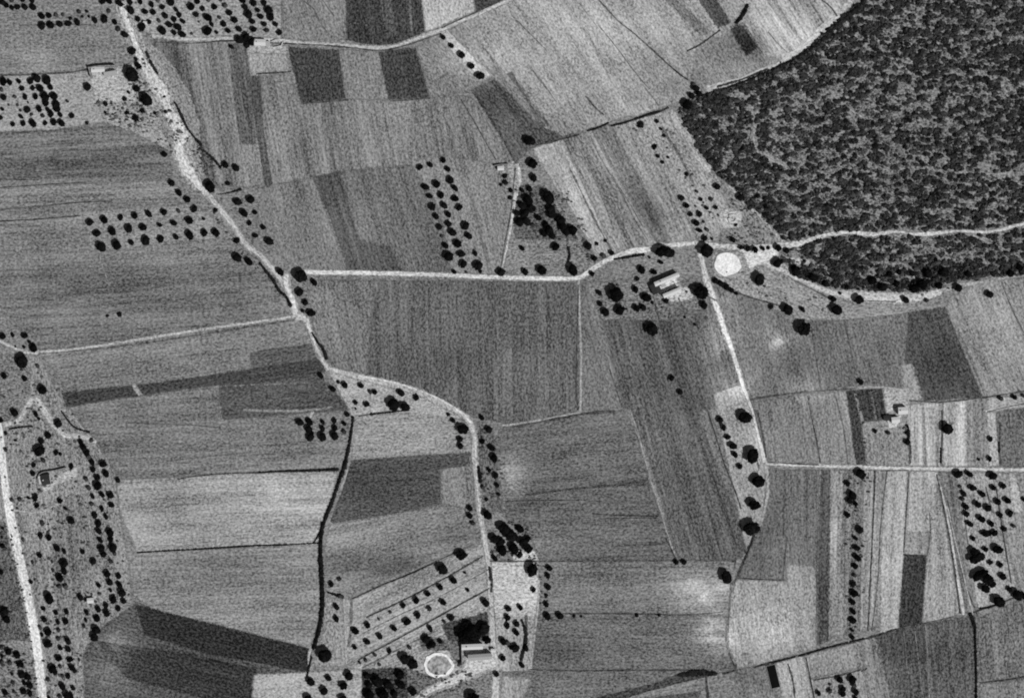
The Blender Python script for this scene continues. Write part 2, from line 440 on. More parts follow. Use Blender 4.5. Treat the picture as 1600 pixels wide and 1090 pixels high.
# ------------------------------------------------------------------ soil patches (paler or darker earth), x, y, rx, ry, change
BLOBS += [(885,195,30,26,-16),(760,170,25,30,-16),(160,1060,60,40,14),(1130,480,25,40,14),(1060,500,40,60,-8),(1240,560,30,40,-10),(1090,940,40,20,14),(1120,1010,25,25,14),(1230,930,50,40,6),(650,735,50,30,-4),(560,745,50,30,-8),(1000,690,60,40,6),(900,700,60,40,5),(850,840,60,25,6),(960,850,70,25,6),(60,150,40,40,6),(250,60,60,20,6),(600,200,40,50,5),(520,220,40,40,-4),
 (1213,533,16,12,34),(1210,528,60,30,16),(1120,532,32,32,30),(1150,600,30,30,30),(1108,918,60,28,34),(1118,985,38,30,34),(1080,1010,40,20,14),(1205,980,62,46,30),
 (1260,610,40,25,20),(600,885,90,22,-34),(700,835,70,20,-16),(150,450,140,50,-8),(330,480,120,35,-6),(90,255,150,30,-16),
 (800,740,22,35,32),(1180,690,20,40,15),(180,1005,30,25,30),(1170,75,50,25,-22),
 (1040,110,45,50,-18),(960,160,60,25,-10),(560,350,60,30,8),(650,170,60,30,5),(500,480,40,50,14),(700,560,80,60,-4),
 (1000,480,60,30,4),(1010,330,45,50,-16),(900,300,20,60,10),(430,780,90,40,12),(300,810,120,40,-6),(330,900,120,40,-10),
 (430,830,80,25,8),(200,90,40,20,5),(60,90,60,25,6),(1380,560,60,40,-4),(1320,560,40,40,6),(1470,570,30,40,-12),
 (1560,520,40,50,10),(1190,850,40,60,-12),(1180,1050,50,25,-8),(1060,620,60,60,-8),(1075,760,60,60,-6),(1000,500,40,30,-8),
 (750,90,60,35,14),(960,40,90,40,10),(1080,130,25,25,-12),(1250,60,60,30,14),(280,660,120,30,-6),(450,480,60,25,6),
 (850,850,40,20,8),(1380,905,16,60,10),(1300,820,12,80,8),(640,680,70,25,8),(860,1010,80,30,-8),
 (1430,1020,60,30,-6),(1560,1010,40,40,6),(60,800,30,60,12),(420,210,40,60,6),(700,100,40,25,8),
]
# the ground itself reaches far past the mapped fields
g = 9000
me = mesh_py('ground', [(-g, -g, 0), (g, -g, 0), (g, g, 0), (-g, g, 0)], [(0, 1, 2, 3)])
finish_sheet('ground', me, 124, (1, 0.1), 0.3, 0.8)

H = (1, -0.04); V = (0.12, 1); VD = (0.10, 1); DG = (0.62, 1)
def F(s, tone, direc=H, streak=0.5, grain=0.75, **k):
    v = [float(q) for q in s.replace(';', ' ').replace(',', ' ').split()]
    return field(list(zip(v[::2], v[1::2])), tone, direc, streak, grain, **k)
# upper left
F('-40,-40 186,-40 186,0 206,55 226,96 206,108 140,107 90,114 -40,119', 126, H, .45)
F('-40,119 90,114 140,107 150,130 168,190 80,204 -40,208', 148, H, .3)
F('140,108 226,98 262,150 290,225 285,262 262,235 205,206 165,196', 150, H, .2, 1.3, feather=8)
F('-40,208 80,204 168,192 205,206 262,235 268,262 268,282 130,288 -40,296', 116, H, .9)
F('-40,296 130,288 268,282 300,316 170,318 -40,330', 130, H, .8)
F('-40,330 170,318 300,316 345,345 385,400 340,412 -40,425', 123, H, .5)
F('128,330 300,318 345,348 340,372 160,392 140,388', 138, H, .3, feather=10)
F('-40,425 340,412 385,400 405,398 440,440 462,492 330,512 60,550 20,500 -40,440', 117, H, .8)
F('60,552 462,497 478,512 490,540 395,552 392,570 212,601 105,611 78,570', 124, (1,-.13), .6)
F('392,550 486,538 500,572 508,596 340,602 392,578', 92, (1,-.13), .6, feather=7)
F('96,613 212,602 300,590 400,575 505,560 510,580 400,598 335,602 220,618 165,630 104,636', 68, (1,-.15), .7)
F('205,601 212,600 224,617 217,619', 150, (1,-.13), .2, feather=2.0)
F('342,604 460,600 512,596 545,640 470,645 348,656', 88, (1,-.1), .6, feather=6)
F('104,636 220,618 336,603 346,656 465,647 470,686 545,690 535,734 400,738 195,748 182,735 150,690 128,660', 119, (1,-.05), .7)
F('195,749 400,739 528,736 515,788 502,818 498,850 215,862 188,800 182,760', 150, (1,-.04), .6)
F('215,863 498,851 502,930 495,985 482,1010 236,950 210,930 200,885', 136, (1,-.02), .6)
F('236,951 482,1012 478,1050 396,1056 392,1130 135,1130 130,1020 165,975 215,940', 84, (1,.22), .5, 1.0)
F('212,944 242,952 484,1013 479,1049 400,1034 330,1022 225,990', 50, (1,.24), .4, 1.0, feather=5)
F('150,1000 300,1022 400,1044 394,1092 330,1092 200,1060', 62, (1,.22), .8, 1.0, feather=16)
F('396,1054 480,1050 565,1044 568,1130 392,1130', 160, H, .2)
# lower left: farm orchard strip and road side
F('-40,560 60,552 105,640 150,690 182,740 186,800 205,900 205,935 160,975 130,1020 132,1130 -40,1130', 134, (.12,1), .5, 1.3)
F('-40,560 25,552 60,600 55,625 30,660 -40,668', 118, H, .2, 1.4)
F('-40,800 18,820 55,985 70,1130 -40,1130', 96, (.12,1), .3, 1.4)
F('-40,1000 52,1000 66,1130 -40,1130', 128, (1,.2), .3, 1.2)
F('28,800 135,770 150,840 100,1000 60,1000', 128, (.1,1), .8, 1.2, feather=9)
# upper middle
F('187,-40 440,-40 440,62 300,62 240,58 215,40 190,0', 150, (1,.1), .2)
F('440,-40 541,-40 541,62 440,64', 127, (.35,1), .5)
F('541,-40 655,-40 663,50 622,68 590,72 542,63', 66, V, .8, 1.1)
F('598,-40 606,-40 620,55 604,60', 96, V, .5, feather=4)
F('636,-40 640,-40 645,52 641,54', 100, V, .4, feather=2.4)
F('655,-40 733,-40 742,18 665,50', 176, (.2,1), .2)
F('733,-40 870,-40 790,0 745,20', 72, H, .3)
F('235,62 285,64 300,110 340,240 350,300 330,288 300,235 270,175', 98, (.16,1), 1.2, feather=7)
F('280,64 343,64 372,290 340,288 318,200', 120, (.16,1), 1.2, feather=6)
F('345,66 385,72 390,120 400,226 366,226', 98, (.14,1), 1.3, feather=5)
F('366,226 405,226 413,290 372,292', 134, (.14,1), .5, feather=5)
F('340,64 356,66 382,292 369,292', 124, (.14,1), .8)
F('385,72 446,76 452,115 392,121', 150, V, .3)
F('450,74 530,78 540,154 471,163', 68, (.1,1), .7, 1.1, feather=6)
F('530,78 592,80 608,156 540,155', 128, (.15,1), .4)
F('592,82 650,74 671,152 608,157', 68, (.18,1), .6, 1.1, feather=6)
F('650,73 688,50 768,123 738,140 672,152', 128, (.6,1), .4, feather=7)
F('680,50 698,46 770,118 748,128', 168, (.7,1), .3, feather=7)
F('392,121 452,115 471,163 540,155 608,157 738,150 800,256 770,258 700,246 640,258 488,278 415,290', 124, (.18,1), .9)
F('390,119 406,119 412,200 426,290 415,291 400,200', 84, (.12,1), .8, feather=4)
F('411,292 489,278 545,426 490,430 440,402 400,345', 118, (.25,1), .6)
F('489,277 545,266 556,300 568,372 612,382 630,428 546,427 520,350', 82, (.3,1), 1.1, feather=12)
F('530,268 640,258 690,300 715,422 628,428 610,385 562,375', 108, (.3,1), .6, feather=10)
F('640,250 706,243 740,320 765,428 705,428 690,330', 136, (.25,1), .4, feather=10)
F('706,244 800,262 806,300 795,360 783,428 765,428 740,320', 132, (.25,1), .5, feather=8)
F('738,142 800,112 832,130 898,210 830,232 806,254', 92, (.75,1), .7, .9, feather=8)
F('806,305 850,290 905,360 912,378 925,416 902,430 785,430 797,360', 128, H, .2, 1.2, feather=6)
F('800,300 845,290 905,375 805,372', 96, H, .2, 1.4, feather=7)
# upper centre, long pale strips
F('700,46 800,0 880,-40 1420,-40 1335,0 1290,48 1240,93 1160,127 1090,148 1070,155 1040,163 880,213 850,200 800,112 770,122', 156, DG, .5)
F('800,0 850,-20 960,100 1010,170 960,188 880,90', 166, DG, .4, feather=10)
F('700,46 722,36 860,195 848,200', 128, DG, .7)
F('935,0 985,50 1072,122 1085,132 1060,160 990,182 950,120 910,30', 160, DG, .4)
F('1062,-40 1092,-40 1142,36 1122,44', 82, DG, .7)
F('1020,-20 1036,-20 1110,50 1096,56', 128, DG, .6, feather=9)
F('1145,40 1160,38 1188,80 1172,90', 78, DG, .5)
F('1085,80 1170,30 1190,88 1240,93 1100,146 1080,128', 138, DG, .4, feather=8)
F('1141,46 1160,39 1184,74 1166,88', 72, DG, .4, feather=5)
F('1185,-40 1420,-40 1335,0 1290,48 1240,93 1192,86 1164,40', 160, DG, 1.3)
# strips between the dark garden and the wood
F('830,232 880,216 960,398 930,402 900,340', 160, (.5,1), .5)
F('880,216 925,204 1000,340 1030,384 960,398', 142, (.52,1), 1.0)
F('925,204 955,195 1052,382 1030,384', 122, (.5,1), 1.0)
F('955,195 1030,172 1052,205 1120,290 1095,380 1052,382', 146, (.5,1), .7)
F('980,190 1052,170 1080,215 1140,320 1120,380 1092,378 1060,300', 154, (.5,1), .4, 1.0)
F('1060,180 1095,235 1165,312 1222,378 1130,384 1150,340 1100,260', 128, (.6,1), .2, 1.4, feather=8)
# centre
F('480,437 902,441 905,560 905,640 850,655 790,662 735,648 640,606 520,572 490,512', 100, (.02,1), .9, .95)
F('480,437 592,439 580,500 575,588 520,572 490,512', 114, (.2,1), .5, .95, feather=16)
F('908,440 930,442 975,636 908,642', 112, (.22,1), .4, feather=8)
F('930,442 1100,445 1132,520 1145,560 1162,602 1108,640 1152,765 1185,850 1150,874 1060,874 1015,720 985,640 975,636', 97, (.28,1), 1.1, .95, feather=7)
F('915,440 1095,440 1110,470 1080,500 940,500', 122, H, .2, 1.3, feather=14)
F('1108,640 1160,768 1180,835 1165,845 1085,640', 116, (.33,1), .7)
F('1115,615 1162,600 1178,640 1192,710 1197,760 1190,812 1166,858 1150,780', 156, (.3,1), .4, feather=12)
F('790,664 905,646 975,640 1000,690 1014,751 920,760 790,780 772,735 770,690', 104, (1,-.07), .7)
F('745,655 770,680 775,740 790,780 775,800 752,800 745,720', 108, (.1,1), .3, 1.3)
F('790,783 920,762 1014,753 1045,835 1060,874 840,874 830,835 790,810', 101, (1,-.03), .7)
F('553,650 640,644 700,648 733,662 738,706 640,712 550,717', 144, H, .4)
F('516,580 640,608 712,642 735,655 640,644 553,648', 164, H, .2)
F('549,719 640,713 735,707 730,728 688,733 689,787 640,798 515,817 535,765', 82, H, .4, .95, feather=5)
F('689,733 742,724 750,800 689,787', 130, V, .5, feather=8)
F('515,819 640,799 700,788 750,800 757,842 700,866 600,905 512,930 504,880', 132, (1,-.2), .5)
F('535,938 560,930 757,848 764,880 766,918 545,1036 538,1030', 152, (1,-.48), .6)
F('506,930 535,938 540,1040 490,1040 505,985', 142, V, .3, 1.1)
F('545,1036 766,918 772,1040 700,1060 650,1090 640,1046 560,1046', 150, (1,-.5), .5, 1.1)
F('566,1045 635,1042 640,1065 640,1130 566,1130', 66, H, .2, 1.6)
F('635,1045 700,1060 760,1045 700,1080 640,1130', 104, H, .2, 1.6)
F('690,975 765,955 768,1000 722,1003 700,1000', 70, H, .1, 1.6)
F('655,990 720,1003 722,1045 700,1015 660,1015', 105, H, .1, 1.5)
F('725,1000 775,1000 778,1050 725,1045', 158, H, .1, 1.3)
F('690,1080 770,1040 770,1130 640,1130', 112, H, .2, 1.5)
F('768,878 838,876 842,930 835,965 772,965', 186, H, .2, .9, feather=5)
F('772,965 835,962 830,1045 790,1052 775,1040', 158, V, .4)
F('842,878 1125,875 1142,905 1137,960 845,959', 118, (1,-.02), .5)
F('840,963 1134,962 1135,1000 1150,1044 832,1045', 108, (1,.02), .5)
F('785,1048 1150,1046 1060,1060 970,1130 780,1130', 108, (1,-.05), .5)
F('970,1090 1060,1058 1150,1048 1205,1040 1205,1130 940,1130', 122, (1,-.15), .5)
F('930,1090 1030,1064 1058,1052 1090,1045 1120,1048 1108,1056 1068,1065 1010,1080 970,1092', 68, (1,-.25), .3, 1.3)
F('1000,1092 1096,1078 1090,1092', 82, (1,-.12), .8)
F('785,1055 830,1060 800,1130 780,1130', 148, V, .3)
# right, above the cross track
F('1095,440 1200,475 1250,500 1310,500 1330,602 1175,625 1160,600 1130,510 1112,465', 112, (.25,1), .5, feather=8)
F('1120,420 1200,415 1270,450 1310,478 1312,500 1250,500 1200,478 1105,438', 142, (1,.4), .2, 1.1, feather=9)
F('1150,395 1200,412 1262,442 1250,432 1215,400', 160, H, .2, 1.3)
F('1250,505 1312,500 1332,602 1275,610', 108, (.3,1), .6)
F('1312,500 1420,488 1432,560 1440,622 1332,604', 113, (.25,1), .5, feather=7)
F('1262,442 1340,472 1450,468 1480,478 1420,488 1312,500 1305,470', 138, H, .3, feather=8)
F('1420,488 1478,480 1498,530 1537,620 1440,626 1415,560', 78, (.35,1), .7, 1.0, feather=7)
F('1478,480 1490,455 1540,440 1640,430 1640,612 1537,621 1498,530', 138, (.45,1), .6)
F('1408,570 1425,568 1442,626 1412,628', 152, (.25,1), .3, feather=10)
F('1178,628 1262,616 1281,725 1200,722', 120, (.15,1), .6)
F('1264,616 1322,610 1340,726 1283,725', 130, (.12,1), .6)
F('1308,612 1322,610 1338,665 1326,668', 146, (.18,1), .4)
F('1322,611 1378,607 1386,656 1346,660 1353,726 1338,726', 64, (.17,1), .7, 1.2)
F('1334,614 1338,614 1350,658 1345,659', 130, (.2,1), .2, feather=2.4)
F('1358,612 1362,611 1371,656 1367,657', 105, (.2,1), .2, feather=2.4)
F('1380,608 1418,606 1418,640 1385,645', 170, H, .1, 1.1)
F('1346,660 1418,650 1422,728 1354,727', 136, (.08,1), .3, 1.1)
F('1418,632 1472,628 1470,728 1422,728', 160, (.0,1), 1.1)
F('1440,630 1444,630 1448,728 1444,728', 132, (.02,1), .5, feather=2.4)
F('1474,628 1542,622 1545,728 1472,728', 168, (.0,1), .9)
F('1510,628 1542,622 1545,640 1540,728 1512,728', 136, (.0,1), .6)
F('1542,622 1640,614 1640,630 1542,644', 160, H, .3)
F('1542,642 1556,646 1562,728 1545,728', 168, (.03,1), .3)
F('1556,645 1640,630 1640,728 1562,728', 110, (.08,1), .7)
# right, below the cross track: narrow vertical strips
F('1200,734 1282,734 1275,885 1228,905 1150,900 1170,860 1192,815', 106, (.02,1), .7)
F('1150,905 1228,906 1230,880 1276,885 1276,1008 1205,1033 1150,1045 1137,1000 1140,945', 142, V, .4, feather=9)
F('1278,734 1330,734 1325,985 1276,1008', 142, (-.02,1), .9, feather=6)
F('1283,734 1298,734 1295,860 1294,1000 1277,1008 1276,870', 84, (-.02,1), .9, feather=5)
F('1318,734 1362,734 1348,985 1320,990', 112, (-.05,1), .5, 1.3, feather=6)
F('1322,770 1333,765 1324,985 1318,985', 132, (-.04,1), .3)
F('1350,734 1378,734 1368,976 1344,985', 142, (-.03,1), 1.0)
F('1372,734 1386,734 1375,975 1366,978', 130, (-.03,1), .8)
F('1384,734 1420,734 1413,860 1405,983 1375,994 1376,900', 156, (-.03,1), .7)
F('1417,736 1456,736 1449,866 1412,866', 138, (-.03,1), .7)
F('1412,868 1448,868 1441,973 1404,982', 58, (-.05,1), .3, 1.2)
F('1456,736 1462,736 1482,850 1502,960 1441,975 1449,866', 152, (.02,1), .7)
F('1422,736 1460,736 1470,800 1455,830 1418,830', 158, (.0,1), .6)
F('1470,738 1492,738 1530,960 1512,964', 118, (.15,1), .8)
F('1492,738 1550,738 1580,880 1590,925 1530,958 1510,860', 156, (.18,1), .5)
F('1550,738 1575,738 1640,738 1640,920 1598,928 1575,850', 142, (.15,1), .5)
F('1576,738 1586,738 1600,800 1580,800', 170, (.15,1), .3)
# lower right corner
F('1150,1046 1198,1037 1216,1090 1216,1130 1140,1130', 120, (.25,1), .5)
F('1211,1036 1255,1024 1272,1090 1275,1130 1230,1130', 158, (.2,1), .4)
F('1256,1024 1346,1000 1352,1040 1265,1060', 140, (.1,1), .3)
F('1265,1061 1354,1043 1360,1130 1276,1130', 150, (.1,1), .3)
F('1346,1000 1372,990 1395,1090 1400,1130 1360,1130', 134, (.15,1), .7)
F('1370,991 1442,974 1524,962 1526,1130 1400,1130', 90, (.08,1), .9, 1.0)
F('1368,992 1440,974 1448,1030 1400,1040', 78, (.06,1), .9, 1.0, feather=9)
F('1528,965 1590,938 1640,920 1640,1060 1530,1066', 112, (.08,1), .9, 1.0)
F('1530,1068 1640,1058 1640,1130 1530,1130', 122, (.05,1), .5)
# the wooded hill's floor
FOREST = [(1420,-40),(1640,-40),(1640,428),(1540,432),(1480,442),(1440,455),(1340,452),(1292,446),(1250,432),(1218,402),(1235,382),(1205,352),(1165,312),(1120,270),(1092,232),(1075,200),(1060,175),(1078,150),(1095,150),(1160,130),(1240,95),(1290,50),(1312,30),(1340,5)]
field(FOREST, 122, (1, .3), .3, 1.6, name='woodland_floor')

# ------------------------------------------------------------------ pale stream bed and roads
def L(s):
    return [tuple(float(q) for q in t.split(',')) for t in s.split()]
strip(L('215,60,10 240,100,44 262,148,62 280,190,60 292,235,44 310,280,24'), 40, 134, name='stream_bed', grain=1.2, jit=.08)
strip(L('180,-40,20 186,0,16 194,22,24 206,52,24 224,92,24 240,122,34 256,152,40 270,182,30 284,215,30 286,245,28 298,272,24 312,292,16'), 20, 150, name='stream_bed', grain=1.8, jit=.3)
strip(L('184,-20,6 193,18,11 203,46,8 217,84,9 232,112,14 250,140,20 264,172,14 281,205,20 280,232,15 290,262,16 304,281,12 322,302,8'), 12, 196, name='stream_bed', grain=1.3, jit=.35)
road(L('322,300,8 345,328,7 366,354,7 386,384,7 408,400,6 430,425,6 440,440,5 452,462,4'), 7, 182, verge=140)
road(L('447,428,7 448,446,7 456,468,7 462,488,8 463,494,9'), 7, 196, verge=150)
road(L('463,494,10 478,500,7 486,520,5 494,542,5 504,562,5 515,577,6'), 6, 178, verge=142)
road(L('462,494 400,503 300,517 200,533 120,545 60,551,5 30,546 0,533 -40,515'), 3.6, 176, verge=138)
road(L('470,425 600,427 700,430 800,434 860,435 902,434,6 925,421,7 950,406,7 985,393,8 1010,390,9'), 6, 204, verge=140, vw=1.5)
road(L('1010,390 1040,384 1060,382 1090,380'), 7, 190, verge=140)
road(L('1090,384,6 1097,405,7 1102,430,8 1110,452,9 1120,480,7 1130,510,7 1145,550,6 1160,600,5 1175,640,4 1185,680,4 1195,722,6'), 7, 196, verge=140, vw=1.5)
road(L('1196,724 1300,728 1400,731 1480,732 1600,734 1640,735'), 4.5, 192, verge=145)
strip(L('1196,724,5 1200,760,5 1194,800,4 1185,830,3'), 3.5, 158)
road(L('515,577,6 560,588,8 610,600,9 650,611,9 690,630,9 715,643,8 732,656,8 741,680,8 742,720,8 746,760,8 750,800,8 757,840,8 763,880,7 767,940,7 770,1000,8 775,1050,9 772,1130,12'), 8, 172, verge=138, vw=1.4)
strip(L('560,587,3 610,596,3 650,608,3 690,625,3 722,646,4 738,665,4 743,700,3 745,750,3 750,800,3 758,850,4'), 3, 196)
strip(L('904,437 906,500 908,560 907,644'), 3.4, 158)
strip(L('908,644 850,655 800,663 785,664'), 3, 160)
strip(L('516,580 530,605 548,640 553,652'), 4.5, 158, name='footpath')
strip(L('556,652 550,690 542,735 533,765'), 3.4, 146, name='footpath')
road(L('238,56 300,62 360,60 440,64 480,68 540,71 590,75 622,71 650,61 685,48 720,34 760,15 800,-2 860,-40'), 4.6, 176, verge=140)
strip(L('1105,140 1165,122 1235,88 1285,46 1308,24 1330,2'), 10, 174, name='field_margin', broken=.5)
strip(L('1050,180 1072,208 1090,240 1110,268'), 12, 176, name='field_margin', broken=.5)
strip(L('690,48 720,33 750,22 790,2'), 4, 186)
road(L('1085,380,7 1130,385,8 1180,387,8 1220,384,10 1250,380,7 1280,370,6 1320,363,5 1360,366,6 1400,362,4 1418,364,3 1440,366,5 1500,361,4 1530,363,5 1560,360,4 1600,350,4 1640,345,4'), 7, 190, verge=128, vw=1.5, broken=.35)
road(L('1140,290 1165,318 1190,340 1205,357 1222,378'), 4, 168, verge=140)
road(L('1165,398,8 1200,412,8 1232,427,7 1270,446,6 1305,458,8 1340,462,12 1400,466,13 1440,464,11 1470,455,8'), 8, 186, verge=155, vw=1.4)
strip(L('1470,455,7 1500,446,6 1540,440,5 1600,428,5 1640,424,5'), 5, 152)
field([(1152,392),(1165,384),(1212,386),(1218,398),(1190,412),(1170,420),(1158,406)], 204, H, .1, .8, name='yard')
field([(1225,402),(1262,404),(1268,412),(1240,414)], 176, H, .1, 1.0, name='yard')
field([(1112,396),(1160,392),(1170,420),(1150,436),(1115,430)], 148, H, .1, 1.2, name='yard')
field([(1128,325),(1160,330),(1158,356),(1130,358),(1122,340)], 170, H, .1, 1.4, name='yard')
road(L('-20,665,7 8,664,6 28,658,6 40,640,6 52,622,7 62,630,8 78,655,8 100,678,8 128,682,6 150,692,6'), 6, 180, verge=145)
strip(L('55,622,8 50,600,6 56,575,6 60,555,6'), 6, 142, name='footpath')
road(L('-20,600,8 -8,640,9 1,680,9 6,740,11 10,770,12 19,820,14 35,892,14 54,987,14 67,1090,13 72,1130,13'), 12, 216, name='main_road', verge=150, vw=1.35, jit=.05)
road(L('640,1100,9 672,1078,8 700,1066,10 730,1052,12 752,1043,12 774,1036,9'), 9, 190, verge=150)
field([(730,1024),(772,1026),(776,1044),(740,1048),(722,1046)], 182, H, .1, 1.2, name='yard')
strip(L('808,256,5 811,275,8 808,292,9 804,315,5 798,355,4 791,390,3 784,425,3'), 6, 186, name='footpath')
field([(792,256),(806,250),(812,300),(800,302)], 150, H, .1, 1.4, name='yard')
strip(L('985,640 1000,688 1015,742 1030,790 1045,840 1058,874'), 2.6, 142, name='footpath')
strip(L('1462,738,4 1478,800,5 1492,880,5 1506,960,5'), 5, 186, name='footpath')
strip(L('842,905 841,940 834,1000 829,1044'), 3.4, 162, name='footpath')
strip(L('538,935 540,980 541,1036'), 2.5, 166, name='footpath')
strip(L('484,1045 483,1020 490,1005'), 4, 160, name='footpath')
strip(L('488,640 488,646 484,652'), 5, 160, name='footpath')
strip(L('380,640 440,642 490,640 520,636'), 4, 134, name='footpath')
strip(L('20,796 60,800 95,785 100,780'), 4, 156, name='footpath')
strip(L('108,640 118,655 128,668 140,680'), 3.2, 152, name='footpath')
strip(L('1540,642 1590,632 1640,622'), 3, 178, name='footpath')
strip(L('1325,606 1380,605 1420,612'), 4, 158, name='footpath')
field([(148,110),(188,106),(208,128),(215,160),(150,158),(142,125)], 166, H, .1, 1.3, name='yard')
field([(160,168),(222,162),(232,186),(170,182)], 142, H, .1, 1.6, name='yard')
field([(1038,458),(1066,447),(1080,452),(1083,466),(1060,472),(1032,468)], 186, H, .1, 1.2, name='yard')
field([(1024,440),(1056,430),(1062,446),(1034,458)], 205, H, .1, 1.1, name='yard')
field([(66,755),(88,745),(104,735),(122,728),(120,745),(86,757),(84,766),(66,766)], 168, H, .1, 1.3, name='yard')
field([(1386,654),(1408,648),(1404,664),(1390,672)], 184, H, .1, 1.2, name='yard')
field([(1405,635),(1420,634),(1420,644),(1408,646)], 172, H, .1, 1.2, name='yard')
field([(385,72),(450,72),(450,84),(390,84)], 158, H, .1, 1.2, name='yard')
field([(802,868),(836,858),(842,880),(800,884)], 184, H, .1, 1.2, name='yard')

for s in ('1180,175 1178,215 1185,240 1208,252 1230,260', '1300,95 1290,130 1320,165 1360,190', '1600,255 1580,268 1560,272 1500,270', '1520,368 1560,385 1590,400 1600,410'):
    strip(L(s), 2.8, 146, name='footpath', broken=.4)
